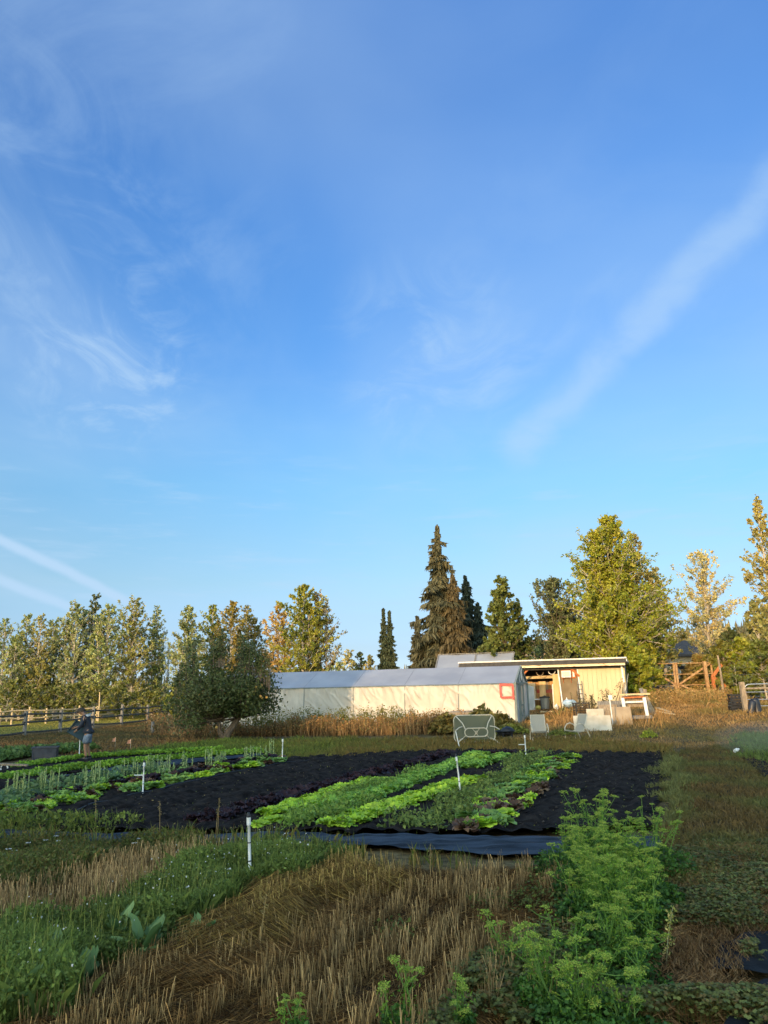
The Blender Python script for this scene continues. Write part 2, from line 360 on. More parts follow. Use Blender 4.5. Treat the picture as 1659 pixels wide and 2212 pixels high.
# tilled bed: dark compost, dry crumbs on a cloddy sheet
def sheet(pg, step, fz):
    lo, hi = pg.min(0), pg.max(0); xs = np.arange(lo[0], hi[0]+step, step); ys = np.arange(lo[1], hi[1]+step, step)
    X, Y = np.meshgrid(xs, ys, indexing='ij'); q = np.column_stack([X.ravel(), Y.ravel()]); ins = inside(pg, q).reshape(X.shape)
    ny = len(ys); i, j = np.where(ins[:-1, :-1] & ins[1:, :-1] & ins[1:, 1:] & ins[:-1, 1:])
    F = np.stack([i*ny+j, (i+1)*ny+j, (i+1)*ny+j+1, i*ny+j+1], 1); used = np.unique(F); rm = np.full(len(q), -1); rm[used] = np.arange(len(used))
    mb = MB(); q = q[used]; mb.add(np.column_stack([q, terr(q[:, 0], q[:, 1])+fz(q[:, 0], q[:, 1])]), rm[F]); return mb
def clods(x, y): return .0+.06*vnoise(x*4, y*4, 31)+.055*vnoise(x*10, y*10, 32)+.05*np.sin((x-.345*y)*2*math.pi/.8)**2
m_soil = mat('soil', (.0085, .007, .0065), (.036, .029, .024), scale=5.5, rough=1, spec=.08, bump=1, bscale=55, detail=8)
setting('soil_bed', sheet(Z_BED, .075, clods), m_soil, smooth=True)
setting('soil_strip', sheet(Z_LEFTBED, .12, lambda x, y: .03+.05*vnoise(x*4, y*4, 35)), m_soil, smooth=True)
setting('soil_patch', sheet(poly((1575, 1600), (1640, 1602), (1720, 1640), (1720, 1700), (1640, 1680), (1600, 1640)), .12, lambda x, y: .04+.04*vnoise(x*4, y*4, 36)), m_soil, smooth=True)

# woven landscape fabric between the beds and the grass
m_fab = mat('landscape_fabric', (.010, .013, .018), (.034, .046, .064), scale=2.2, lo=.42, hi=.58, rough=.62, spec=.16, bump=.5, bscale=18, stretch=(.5, 3, 1), detail=6)
m_old = mat('dusty_fabric', (.007, .007, .007), (.022, .023, .025), scale=4, rough=.8, spec=.1, bump=.5, bscale=20, detail=6)
def fabric_strip(name, edge0, edge1, n, label):
    a = np.array([P(*p)[:2] for p in edge0]); b = np.array([P(*p)[:2] for p in edge1]); mb = MB()
    def f(u, v):
        k = np.linspace(0, 1, len(a)); pa = np.stack([np.interp(u, k, a[:, c]) for c in (0, 1)]); pb = np.stack([np.interp(u, k, b[:, c]) for c in (0, 1)])
        q = pa*(1-v)+pb*v
        q[1] += .14*(vnoise(q[0]*2.3, v*0, 43)-.5)*(np.abs(v-.5)*2)**2+.1*(vnoise(q[0]*7, v*0, 44)-.5)*(np.abs(v-.5)*2)**4
        return q[0], q[1], terr(q[0], q[1])+.05+.04*vnoise(q[0]*1.1, q[1]*6, 41)+.025*vnoise(q[0]*6, q[1]*8, 42)
    grid(mb, f, n*2, 22); return solo(name, mb, m_fab if n > 30 else m_old, label, 'landscape fabric', smooth=True)
fabric_strip('landscape_fabric', [(-80, 1800), (300, 1812), (560, 1812), (740, 1812)], [(-80, 1822), (300, 1835), (560, 1838), (700, 1846)], 90, 'narrow dark blue woven fabric strip along the front of the bare soil bed')
fabric_strip('landscape_fabric', [(715, 1816), (900, 1812), (1130, 1822), (1420, 1818)], [(700, 1836), (860, 1845), (1120, 1860), (1440, 1852)], 90, 'wide wrinkled blue black fabric strip in front of the bright lettuce rows')
fabric_strip('landscape_fabric', [(110, 1687), (250, 1662), (400, 1645), (560, 1633)], [(150, 1698), (290, 1671), (440, 1650), (570, 1637)], 60, 'grey blue fabric path between the low green rows and the mixed lettuce')
fabric_strip('landscape_fabric', [(1560, 2060), (1640, 2040), (1720, 2050)], [(1540, 2120), (1640, 2130), (1720, 2140)], 24, 'scrap of black fabric half buried among clover by the path')
fabric_strip('landscape_fabric', [(1600, 2190), (1660, 2150), (1720, 2150)], [(1560, 2270), (1640, 2280), (1720, 2280)], 24, 'black fabric sheet lying in the bottom right corner beside dry straw')

# drip hoses along the bed edges
m_hose = mat('drip_hose', (.012, .012, .013), rough=.5)
for pp, lb in ((((90, 1790), (200, 1748), (310, 1722), (440, 1690), (600, 1657), (700, 1645)), 'thin black drip hose along the lower edge of the mixed lettuce'),
               (((1090, 1800), (1140, 1748), (1200, 1690), (1243, 1645)), 'thin black drip hose between mixed lettuce and the right hand soil bed')):
    q = np.array([P(*p) for p in pp]); k = np.linspace(0, 1, 50); w = np.stack([np.interp(k, np.linspace(0, 1, len(q)), q[:, c]) for c in range(3)], 1); w[:, 2] += .1+.015*np.sin(k*40)
    mb = MB(); tube(mb, w, .012, 6); solo('drip_hose', mb, m_hose, lb, 'hose', smooth=True)

# ------------------------------------------------------------------ grass, weeds, stubble (uncountable)
m_leaf = leafmat('leaf', spec=.2, rough=.6, gain=(2.45, 2.0, 1.15)); m_dry = leafmat('dry_stalk', rough=.75, spec=.15, trans=.15, gain=(1.35, 1.22, 1.0))
GREEN = [(.055, .10, .022), (.085, .135, .03), (.04, .075, .028)]
DRY = [(.32, .205, .09), (.22, .13, .055), (.38, .27, .14)]
def stuff(name, mb, m, label, cat): return setting(name, mb, m, 'stuff', label, cat)
# mown path at the right: short mixed grass
p = scatter(Z_PATH, 24000, 1.2); n = len(p); s = vnoise(p[:, 0]*.9, p[:, 1]*.9, 51)[:, None]; mb = MB()
s = np.clip(s*1.6-.3+.35*(vnoise(p[:, 0]*3, p[:, 1]*3, 52)[:, None]-.5), 0, 1)
cc = pal(n, (.06, .07, .036), (.05, .066, .036))*s+pal(n, (.08, .064, .04), (.05, .042, .026))*(1-s)
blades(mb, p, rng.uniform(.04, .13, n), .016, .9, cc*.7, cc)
stuff('grass', mb, m_leaf, 'short trampled mixed green and brown grass on the right hand path', 'grass')
p = scatter(poly((1424, 1780), (1433, 1640), (1465, 1640), (1480, 1700), (1460, 1790)), 3000, 1); n = len(p); mb = MB(); cc = pal(n, (.075, .095, .052), (.055, .07, .042))
blades(mb, p, rng.uniform(.08, .2, n), .018, .7, cc*.7, cc); stuff('grass', mb, m_leaf, 'pale grey green grass tufts along the right edge of the soil bed', 'grass')
p = scatter(poly((1590, 1588), (1720, 1585), (1720, 1665), (1640, 1655), (1605, 1625)), 5000); n = len(p); mb = MB(); cc = pal(n, (.06, .10, .04), (.045, .075, .03)); blades(mb, p, rng.uniform(.08, .26, n), .02, .6, cc*.7, cc)
stuff('grass', mb, m_leaf, 'wet green grass under the sprinkler mist at the right edge', 'grass')
# grass strip behind the beds
p = scatter(Z_GRASS, 26000, 0); n = len(p); mb = MB(); s = np.clip(sst(-7, 2, p[:, 0]+6*(vnoise(p[:, 0]*.8, p[:, 1]*1.4, 53)-.5))*(.55+.8*vnoise(p[:, 0]*1.7, p[:, 1]*3, 58)), 0, 1)[:, None]
cc = pal(n, (.065, .105, .03), (.05, .08, .03))*(1-s)+pal(n, (.095, .072, .036), (.07, .066, .032))*s
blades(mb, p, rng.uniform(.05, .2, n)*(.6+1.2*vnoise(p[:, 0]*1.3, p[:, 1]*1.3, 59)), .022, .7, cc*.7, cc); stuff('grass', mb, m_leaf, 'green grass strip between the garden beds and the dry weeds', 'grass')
# dry grass: yard at the right and around the person on the left
Z_YARD = np.array([G(1085, 31)[:2], G(1440, 27)[:2], G(1720, 27)[:2], G(1720, 42)[:2], G(1560, 50)[:2], G(1380, 50)[:2], G(1130, 46)[:2]])
p = scatter(Z_YARD, 34000); n = len(p); mb = MB(); s = vnoise(p[:, 0]*.5, p[:, 1]*.5, 54)[:, None]
s = np.clip(s*1.7-.75, 0, 1)*.6; cc = pal(n, *DRY)*(1-s)*.75+pal(n, *GREEN)*s
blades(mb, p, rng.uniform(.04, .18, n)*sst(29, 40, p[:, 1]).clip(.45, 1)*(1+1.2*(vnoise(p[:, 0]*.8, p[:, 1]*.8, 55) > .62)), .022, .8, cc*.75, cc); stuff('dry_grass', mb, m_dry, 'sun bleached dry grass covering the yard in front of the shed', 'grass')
Z_YL = np.array([G(-80, 30)[:2], G(-80, 40)[:2], G(200, 50)[:2], G(365, 72)[:2], G(430, 60)[:2], G(500, 41)[:2], G(520, 38)[:2], G(200, 29.5)[:2]])
p = scatter(Z_YL, 26000); n = len(p); mb = MB(); s = np.clip(vnoise(p[:, 0]*.5, p[:, 1]*.5, 56)*1.4-.3, 0, 1)[:, None]
cc = (pal(n, *DRY)*.5)*(1-s)+pal(n, (.06, .075, .035), (.075, .07, .04))*s
blades(mb, p, rng.uniform(.05, .2, n), .025, .8, cc*.75, cc); stuff('dry_grass', mb, m_dry, 'dull brown grass between the fence and the left hand beds', 'grass')
p = scatter(LAWN, 30000); n = len(p); mb = MB(); cc = pal(n, (.10, .115, .04), (.085, .095, .04))
blades(mb, p, rng.uniform(.03, .08, n), .04, .6, cc*.85, cc); stuff('lawn_grass', mb, m_leaf, 'short green lawn beyond the rail fence', 'grass')
# tall dry weeds along the greenhouse
a0, a1 = G(505, 40.2), G(1010, 37.6); mb = MB(); n = 5200; t = rng.random(n); w = rng.normal(0, .55, n)
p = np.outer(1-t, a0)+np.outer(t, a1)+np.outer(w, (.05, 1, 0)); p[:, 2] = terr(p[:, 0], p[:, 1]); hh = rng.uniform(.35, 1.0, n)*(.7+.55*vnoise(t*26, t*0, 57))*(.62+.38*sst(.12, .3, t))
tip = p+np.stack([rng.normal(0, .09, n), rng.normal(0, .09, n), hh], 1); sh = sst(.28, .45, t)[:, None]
cc = pal(n, (.185, .12, .06), (.25, .175, .09), (.13, .085, .045))*(.65+.45*sh)  # tree shade painted in: stalks darker towards the left end
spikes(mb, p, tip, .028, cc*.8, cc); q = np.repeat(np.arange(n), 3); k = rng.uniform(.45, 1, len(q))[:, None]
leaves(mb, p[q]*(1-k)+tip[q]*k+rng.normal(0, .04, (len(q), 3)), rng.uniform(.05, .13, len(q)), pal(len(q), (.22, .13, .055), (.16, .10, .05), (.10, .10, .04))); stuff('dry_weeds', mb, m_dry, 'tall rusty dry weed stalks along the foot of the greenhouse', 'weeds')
# green weeds at the base of the wall and taller wisps
n = 260; t = rng.random(n)**.8; mb = MB(); p = np.outer(1-t, G(480, 41.5))+np.outer(t, G(880, 39.5)); p += rng.normal(0, .3, (n, 3))*(1, .6, 0); p[:, 2] = terr(p[:, 0], p[:, 1]); hh = rng.uniform(.7, 1.35, n)
tip = p+np.stack([rng.normal(0, .14, n), rng.normal(0, .1, n), hh], 1); spikes(mb, p, tip, .03, (.05, .06, .03))
q = np.repeat(np.arange(n), 26); k = rng.uniform(.3, 1, len(q))[:, None]; leaves(mb, p[q]*(1-k)+tip[q]*k+rng.normal(0, .09, (len(q), 3)), rng.uniform(.07, .16, len(q)), pal(len(q), (.05, .065, .03), (.08, .085, .04)), aspect=.4); stuff('weeds', mb, m_leaf, 'tall green weeds standing against the greenhouse wall', 'weeds')
# reddish brown weed tangle left of the apple tree
n = 900; mb = MB(); p = scatter(np.array([G(330, 58)[:2], G(430, 50)[:2], G(500, 40)[:2], G(400, 38)[:2], G(330, 44)[:2]]), n); tip = p+np.stack([rng.normal(0, .16, n), rng.normal(0, .16, n), rng.uniform(.3, 1.0, n)], 1)
spikes(mb, p, tip, .03, pal(n, (.16, .10, .05), (.20, .15, .08))); q = np.repeat(np.arange(n), 6); k = rng.uniform(.3, 1, len(q))[:, None]
leaves(mb, p[q]*(1-k)+tip[q]*k+rng.normal(0, .07, (len(q), 3)), rng.uniform(.06, .14, len(q)), pal(len(q), (.15, .09, .05), (.10, .075, .04), (.07, .075, .035))); stuff('dry_weeds', mb, m_dry, 'brown weed tangle beside the fence end and the apple tree', 'weeds')
# weeds through the grass before the gate
n = 1100; mb = MB(); p = scatter(np.array([G(1380, 45)[:2], G(1560, 44)[:2], G(1580, 50)[:2], G(1400, 52)[:2]]), n); hh = rng.uniform(.25, .85, n); tip = p+np.stack([rng.normal(0, .12, n), rng.normal(0, .12, n), hh], 1)
cc = pal(n, (.24, .15, .06), (.30, .20, .09), (.16, .14, .05)); spikes(mb, p, tip, .03, cc*.8, cc); q = np.repeat(np.arange(n), 9); k = rng.uniform(.3, 1, len(q))[:, None]
leaves(mb, p[q]*(1-k)+tip[q]*k+rng.normal(0, .07, (len(q), 3)), rng.uniform(.05, .12, len(q)), pal(len(q), (.24, .15, .06), (.14, .13, .045), (.30, .20, .10))); stuff('dry_weeds', mb, m_dry, 'waist high golden weeds in front of the timber gate', 'weeds')
n = 900; mb = MB(); p = scatter(np.array([G(1190, 36)[:2], G(1420, 35)[:2], G(1450, 40)[:2], G(1200, 43)[:2]]), n); hh = rng.uniform(.2, .6, n); tip = p+np.stack([rng.normal(0, .1, n), rng.normal(0, .1, n), hh], 1)
cc = pal(n, (.28, .18, .08), (.22, .14, .06)); spikes(mb, p, tip, .026, cc*.8, cc); stuff('dry_weeds', mb, m_dry, 'thin straw coloured stalks among the chairs and leaning boards', 'weeds')
# ------------------------------------------------------------------ shared materials
m_wood = mat('weathered_wood', (.20, .15, .10), (.36, .28, .19), scale=4, rough=.85, bump=.4, stretch=(6, 6, .8), bscale=12)
m_grey = mat('grey_wood', (.13, .12, .105), (.27, .255, .23), scale=5, rough=.9, bump=.5, stretch=(5, 5, .8), bscale=14)
m_new = mat('pale_lumber', (.50, .36, .18), (.66, .50, .28), scale=3, rough=.75, stretch=(5, 5, .6), bump=.2)
m_ply = mat('plywood', (.52, .34, .14), (.66, .47, .23), scale=2, rough=.7, stretch=(3, 3, .5), bump=.1)
m_orange = mat('orange_stained_wood', (.36, .105, .03), (.48, .16, .05), scale=5, rough=.75, stretch=(4, 4, .8), bump=.2)
m_white = mat('white_paint', (.62, .60, .54), (.80, .78, .72), scale=7, rough=.6)
m_pvc = mat('white_pvc', (.72, .72, .68), (.82, .82, .78), scale=6, rough=.35)
m_black = mat('black_plastic', (.012, .012, .014), (.025, .025, .028), scale=8, rough=.45)
m_galv = mat('galvanised_steel', (.42, .43, .43), (.56, .56, .55), scale=12, rough=.35, metal=.7)
m_dark = mat('dark_paint', (.03, .028, .027), (.05, .046, .043), scale=5, rough=.7)

# ------------------------------------------------------------------ poly greenhouse
RZ = R(-18); ax = np.array([math.cos(RZ), math.sin(RZ)]); ay = np.array([-ax[1], ax[0]])
m_film = mat('poly_film', (.45, .405, .335), (.54, .49, .41), scale=1.1, rough=.42, spec=.45, bump=.15, bscale=5, trans=.12, detail=5)
m_roof = mat('roof_film', (.25, .26, .29), (.32, .33, .36), scale=.7, rough=.42, spec=.5, bump=.12, bscale=3)
GL, GW, EV, RD = 17.3, 4.3, 2.27, 3.17                # length, width, eave and ridge above the low end
gh = thing('greenhouse', 'long white plastic greenhouse with grey roof film and red taped patch', 'greenhouse', (6.36-GL*ax[0], 39.5-GL*ax[1], .0), RZ)
def base_h(u): return .24*np.clip((u-.35)/.65, 0, 1)
fr = np.random.default_rng(3); FOLDS = [(fr.uniform(0, GL), fr.uniform(.1, 2), -fr.uniform(.5, 1.1) if fr.random() < .72 else fr.uniform(1.0, 1.8), fr.uniform(.25, .8), fr.uniform(.025, .06), fr.uniform(.015, .055)) for _ in range(95)]
mb = MB()
def wall(u, v):
    x = u*GL; seg = (x % 3.0)/3.0; side = np.sin(seg*math.pi)
    fold = .035*(vnoise(x*1.1, v*2.2, 61)-.5)+.02*(vnoise(x*3.1+v*4, v*5, 62)-.5)+.012*np.sin(x*15+3*vnoise(x, v*5, 64))*sst(.45, 1, v)
    for fx, fv, sl_, ln_, wd_, am_ in FOLDS:           # creases of their own place, slope, length and depth
        al = (x-fx)*math.cos(sl_)+(v*2-fv)*math.sin(sl_); ac = -(x-fx)*math.sin(sl_)+(v*2-fv)*math.cos(sl_)+.04*np.sin(al*5)
        fold += am_*np.exp(-(ac/wd_)**2)*np.exp(-(al/ln_)**4)
    return x, -fold*1.0-.03*np.sin(v*math.pi)*side*-1+.10*v, base_h(u)+(EV-base_h(u))*v
grid(mb, wall, 420, 46); part('side_wall', mb, m_film, gh, smooth=True)
mb = MB(); grid(mb, lambda u, v: (u*GL, .05+(GW/2-.05)*v, EV+.03+(RD-EV)*v+.025*np.sin(u*GL/3*math.pi)**2*np.sin(v*3.14)*-1+.01*vnoise(u*40, v*6, 65)), 160, 14)
grid(mb, lambda u, v: (u*GL, GW/2+(GW/2)*v, RD+.03-(RD-EV)*v), 40, 6); part('roof', mb, m_roof, gh, smooth=True)
mb = MB(); grid(mb, lambda u, v: (u*GL, GW+0*v, EV*v), 30, 4); part('back_wall', mb, m_film, gh)
mb = MB(); grid(mb, lambda u, v: (0*u, GW*u, v*(EV+(RD-EV)*(1-np.abs(2*u-1)))), 12, 8); part('far_end_wall', mb, m_film, gh)
m_end = mat('end_film', (.34, .38, .40), (.46, .50, .52), scale=2, rough=.4)  # cooler, darker film colour carries the shade of the unlit end
mb = MB(); grid(mb, lambda u, v: (GL-.02+0*u, 1.15*u, .3+v*(EV-.3+(RD-EV)*(u*1.15/(GW/2)))), 6, 8); grid(mb, lambda u, v: (GL-.02+0*u, 2.35+(GW-2.35)*u, .3+v*(EV-.3+(RD-EV)*(1-u)*.95)), 6, 8)
grid(mb, lambda u, v: (GL-.02+0*u, 1.15+1.2*u, 2.3+v*(.45+.35*(1-np.abs(u-.9)))), 6, 4); part('end_wall', mb, m_end, gh)
m_gw = mat('greenish_wood', (.14, .17, .16), (.24, .27, .25), scale=4, rough=.8, stretch=(4, 4, .7))
mb = MB()
for y in (0.02, 1.12, 2.38, GW-.02): bar(mb, (GL+.02, y, .2), (GL+.02, y, EV+(RD-EV)*(1-abs(2*y/GW-1))-.03), .1, .07, (1, 0, 0))
bar(mb, (GL+.02, 0, EV), (GL+.02, GW/2, RD), .1, .08, (1, 0, 0)); bar(mb, (GL+.02, GW, EV), (GL+.02, GW/2, RD), .1, .08, (1, 0, 0)); bar(mb, (GL+.025, .05, 2.3), (GL+.025, GW-.05, 2.3), .09, .07, (1, 0, 0)); part('end_frame', mb, m_gw, gh)
mb = MB()
for i in range(7): x = .05+i*GL/6*.994; bar(mb, (x, -.03, base_h(x/GL)), (x, .10, EV), .035, .02, (0, 1, 0)); 0
bar(mb, (0, -.02+.1, EV), (GL, .08, EV), .05, .045); part('frame_batten', mb, m_gw, gh)
m_rib = mat('roof_rib', (.20, .21, .235), (.26, .27, .295), scale=2, rough=.5)
for i in range(1, 6): x = .05+i*GL/6*.994; mb = MB(); bar(mb, (x, .06, EV+.035), (x, GW/2, RD+.035), .03, .012, (0, -.4, 1)); part('roof_rib', mb, m_rib, gh)
dr = MB(); box(dr, (GL+.03, 1.75, 1.3), (.035, 1.1, 1.95)); dro = part('door', dr, m_film, gh)
mb = MB()
for y in (1.24, 2.26): bar(mb, (GL+.07, y, .32), (GL+.07, y, 2.26), .09, .05, (1, 0, 0))
for z in (.36, 1.2, 2.22): bar(mb, (GL+.075, 1.22, z), (GL+.075, 2.28, z), .09, .05, (1, 0, 0))
bar(mb, (GL+.08, 1.28, .42), (GL+.08, 2.2, 1.15), .07, .04, (1, 0, 0)); part('door_frame', mb, m_gw, dro)
mb = MB(); lathe(mb, [(.0, 0), (.20, .0), (.24, .03), (.24, .05), (0, .05)], 18); mb.V[0] = mb.V[0] @ rotm(0, R(90), 0).T*np.array([1, .8, 1.5])+np.array([GL+.0, GW/2, 2.78]); part('vent', mb, m_white, gh)
m_tape = mat('red_tape', (.50, .035, .03), (.62, .06, .045), scale=9, rough=.5)
mb = MB(); x0, x1, z0, z1 = GL-.72, GL-.10, 1.60, 2.22
for a, b in (((x0, z0), (x1+.04, z0+.02)), ((x0-.05, z1+.02), (x1, z1)), ((x0, z0), (x0-.02, z1)), ((x1, z0-.1), (x1-.02, z1))): bar(mb, (a[0], .075*a[1]/2-.10, a[1]), (b[0], .075*b[1]/2-.10, b[1]), .10, .012, (0, 1, 0))
part('tape_patch', mb, m_tape, gh)
mb = MB(); grid(mb, lambda u, v: (GL+.03+.27*u, GW+.06+.48*u+.03*np.sin(v*9+u*5), .85+1.35*v-.1*u*(v > .5)), 12, 12); part('side_curtain', mb, mat('grey_sheet', (.40, .40, .37), (.52, .51, .47), scale=2, rough=.6), gh)

# second, taller greenhouse roof behind
g2 = thing('greenhouse', 'taller grey greenhouse roof showing behind the white one', 'greenhouse', (3.2, 56.0, .3), RZ)
mb = MB(); L2 = 5.6; grid(mb, lambda u, v: (L2*u+.25*(1-v), -.6+2.6*v, 2.7+1.5*v+.02*np.sin(u*20)), 30, 8); grid(mb, lambda u, v: (L2*u, 2+2.6*v, 4.2-1.5*v), 8, 4); part('roof', mb, m_roof, g2, smooth=True)
mb = MB(); box(mb, (L2/2, 2, 1.3), (L2-.1, 5.0, 2.75)); part('wall', mb, m_film, g2)
mb = MB()
for u in (0.0, .5, 1): bar(mb, (L2*u+.27*(u < 1), -.62, 2.73), (L2*u, 2, 4.24), .09, .04, (0, -.5, 1))
bar(mb, (0, 2, 4.26), (L2, 2, 4.26), .1, .05); bar(mb, (2.1, -.66, 2.7), (2.1, -.66, 3.35), .07, .07); bar(mb, (.5, -.7, 2.75), (1.0, -.2, 3.05), .06, .04); part('frame_batten', mb, m_grey, g2)

# ------------------------------------------------------------------ open shed
SO = np.array([4.6, 47.4, .62]); SLEN = 9.28
sh = thing('shed', 'low open fronted shed with flat roof and sunlit cream panel wall', 'shed', SO, RZ)
def sx(px, y=0.0):
    "length along the shed front seen in column px, y metres behind the front"
    d = ray(px, 1480); o = SO[:2]+ay*y
    M_ = np.array([[d[0], -ax[0]], [d[1], -ax[1]]]); t = np.linalg.solve(M_, o); return float(t[1])
ZB = .0
def sz(py, px, y=0.0):
    d = ray(px, py); o = SO[:2]+ay*y; M_ = np.array([[d[0], -ax[0]], [d[1], -ax[1]]]); t = np.linalg.solve(M_, o); return float(CAM_H+d[2]*t[0]-SO[2])
m_roofw = mat('pale_roof_edge', (.55, .52, .46), (.70, .67, .60), scale=5, rough=.5)
mb = MB(); grid(mb, lambda u, v: (-.15+(SLEN+.3)*u, -.62+5*v, 2.98-.24*v+.10*0), 30, 8); grid(mb, lambda u, v: (-.15+(SLEN+.3)*u, -.62+5*(1-v), 2.90-.24*(1-v)), 30, 8); box(mb, (SLEN/2, -.63, 2.965), (SLEN+.34, .05, .075)); box(mb, (SLEN+.16, 1.9, 2.83), (.05, 5.0, .14)); part('roof', mb, m_roofw, sh)
mb = MB(); box(mb, (SLEN/2, -.60, 2.81), (SLEN+.26, .05, .235)); box(mb, (SLEN/2, -.05, 2.56), (SLEN, .05, .28)); part('fascia_and_gap', mb, m_dark, sh)  # lower dark strip stands in for the shaded gap under the eave
m_rust = mat('flaking_beam', (.30, .10, .04), (.72, .60, .38), scale=2.2, rough=.8, stretch=(1.2, 6, 6), lo=.30, hi=.42)
mb = MB(); bar(mb, (0, -.5, 2.62), (SLEN+.06, -.5, 2.62), .12, .13); part('beam', mb, m_rust, sh)
x0, x1 = sx(1251), SLEN; m_cream = mat('cream_panel', (.50, .40, .225), (.56, .455, .26), scale=3, rough=.55, stretch=(1, 1, .2), bump=.1)
mb = MB(); k = 10; W = (x1-x0)/k
for i in range(k): box(mb, (x0+W*(i+.5), .02, 1.14), (W-.012, .05, 2.56)); 
box(mb, ((x0+x1)/2, .06, 1.14), (x1-x0, .03, 2.56)); part('front_panel', mb, m_cream, sh)
for x in (SLEN-.03, .03): mb = MB(); box(mb, (x, 2.1, 1.2), (.06, 4.0, 2.9)); part('end_wall', mb, m_grey, sh)
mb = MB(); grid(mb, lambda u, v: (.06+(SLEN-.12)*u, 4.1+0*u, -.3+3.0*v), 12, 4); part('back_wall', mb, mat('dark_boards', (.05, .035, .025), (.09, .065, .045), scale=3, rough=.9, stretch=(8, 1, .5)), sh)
# half height inner partition of plain boards, catching the sun
xa, xb = sx(1126, 1.6), sx(1212, 1.6)
mb = MB(); W = (xb-xa)/7
for i in range(7): box(mb, (xa+W*(i+.5), 1.62, .86+.05*(i % 2)), (W-.015, .04, 1.74))
part('inner_boarding', mb, mat('orange_boards', (.40, .20, .065), (.55, .33, .13), scale=3, rough=.75, stretch=(4, 4, .5)), sh)
mb = MB(); bar(mb, (sx(1126, 1.4), 1.4, sz(1464, 1150, 1.4)), (sx(1200, 1.4), 1.4, sz(1464, 1150, 1.4)+.03), .13, .16); part('cross_beam', mb, m_new, sh)
mb = MB(); box(mb, ((sx(1160, 1.55)+sx(1196, 1.55))/2, 1.57, sz(1493, 1175, 1.5)), (sx(1196, 1.55)-sx(1157, 1.55), .03, .2)); part('red_board', mb, mat('faded_red', (.42, .07, .05), (.55, .13, .09), scale=5, rough=.7), sh)
xd0, xd1 = sx(1209), sx(1251)-.02
mb = MB(); box(mb, ((xd0+xd1)/2, .10, 1.15), (xd1-xd0, .06, 2.5)); part('door_panel', mb, mat('tan_brown_panel', (.17, .125, .07), (.23, .17, .10), scale=2, rough=.8, spec=.2), sh)
mb = MB(); xo = sx(1122); zt = sz(1446, 1122); bar(mb, (xo, .05, 0), (xo, .05, 2.55), .12, .12, (0, 1, 0)); bar(mb, (sx(1126), .0, sz(1462, 1125)), (sx(1142), .0, sz(1447, 1142)), .1, .08, (0, 1, 0)); part('post', mb, m_orange, sh)
mb = MB(); bar(mb, (sx(1236), -.03, sz(1444, 1236)), (sx(1253), -.03, sz(1461, 1253)), .12, .08, (0, 1, 0)); part('brace', mb, m_orange, sh)
for a, b in ((1207.5, 1214), (1249.5, 1256)):
    mb = MB(); bar(mb, (sx(a), -.02, 2.5), (sx(b), -.10, -.05), .07, .05, (0, 1, 0)); part('trim_post', mb, m_white, sh)
mb = MB(); bar(mb, (sx(1346), -.05, 2.5), (sx(1354), -.12, -.2), .09, .06, (0, 1, 0)); part('trim_post', mb, m_white, sh)
mb = MB(); box(mb, (4.4, 2.1, -.18), (8.8, 4.0, .3)); part('floor', mb, mat('packed_earth', (.16, .11, .07), (.22, .16, .10), scale=4, rough=1), sh)
mb = MB(); bar(mb, (sx(1164), -.12, .03), (sx(1204), -.12, .03), .2, .16); part('sill', mb, m_new, sh)
# heater box on the panel: white frame, grille, orange backing, two bracket legs
def S(px, py, y): return SO+np.array([*(ax*sx(px, y)+ay*y), 0])+np.array([0, 0, sz(py, px, y)])
bx = S(1225, 1456, -.12); hb = thing('air_conditioner', 'white air conditioner with orange backing on the brown shed panel', 'air conditioner', bx, RZ)
mb = MB(); box(mb, (.0, 0, 0), (.52, .26, .38)); part('casing', mb, m_white, hb)
mb = MB()
for i in range(7): box(mb, (0, -.14, -.12+i*.04), (.42, .02, .022))
part('grille', mb, mat('cream_plastic', (.55, .48, .36), rough=.6), hb)
mb = MB(); box(mb, (.12, .15, .0), (.82, .03, .48)); part('backing', mb, m_orange, hb)
mb = MB(); box(mb, (.40, .10, .02), (.1, .06, .36)); part('side_strip', mb, m_white, hb)
for x in (-.2, .24):
    mb = MB(); bar(mb, (x, -.06, -.19), (x, .12, -.5), .03, .03, (1, 0, 0)); bar(mb, (x, .12, -.17), (x, .12, -.52), .03, .02, (1, 0, 0)); part('bracket', mb, m_orange, hb)
# things stored in the shed
def upright(name, px0, px1, py0, py1, y, m, label, cat, lean=.12, th=.025):
    c = S((px0+px1)/2, py1, y); w = abs(sx(px1, y)-sx(px0, y)); h = sz(py0, px0, y)-sz(py1, px1, y); mb = MB(); box(mb, (0, lean/2, h/2), (w, th, h), rotm(-math.atan(lean/h), 0, 0)); return solo(name, mb, m, label, cat, c, RZ)
upright('plywood_sheet', 1194.5, 1208, 1456, 1531, .25, m_ply, 'tall yellow plywood sheet leaning at the edge of the shed opening', 'board')
upright('plywood_sheet', 1164.5, 1178, 1472, 1518, 1.2, m_ply, 'shorter plywood sheet leaning behind the grey bin', 'board', .2)
upright('board', 1192, 1195.5, 1478, 1530, .6, m_white, 'narrow white board standing beside the tall plywood sheet', 'board', .1)
upright('board', 1170, 1184, 1474, 1490, 1.45, m_wood, 'crooked brown board nailed up behind the plywood', 'board', .05)
c = S(1175, 1531.5, .5); bn = thing('trash_can', 'grey metal bin with dark lid standing in the open shed', 'bin', c, RZ)
mb = MB(); lathe(mb, [(0, 0), (.22, 0), (.23, .02), (.25, .3), (.255, .32), (.25, .34), (.275, .60), (.285, .61), (.285, .64), (0, .64)], 22); part('body', mb, mat('dull_zinc', (.20, .19, .16), (.28, .27, .23), scale=5, rough=.5, metal=.5, stretch=(1, 1, .1)), bn, smooth=False)
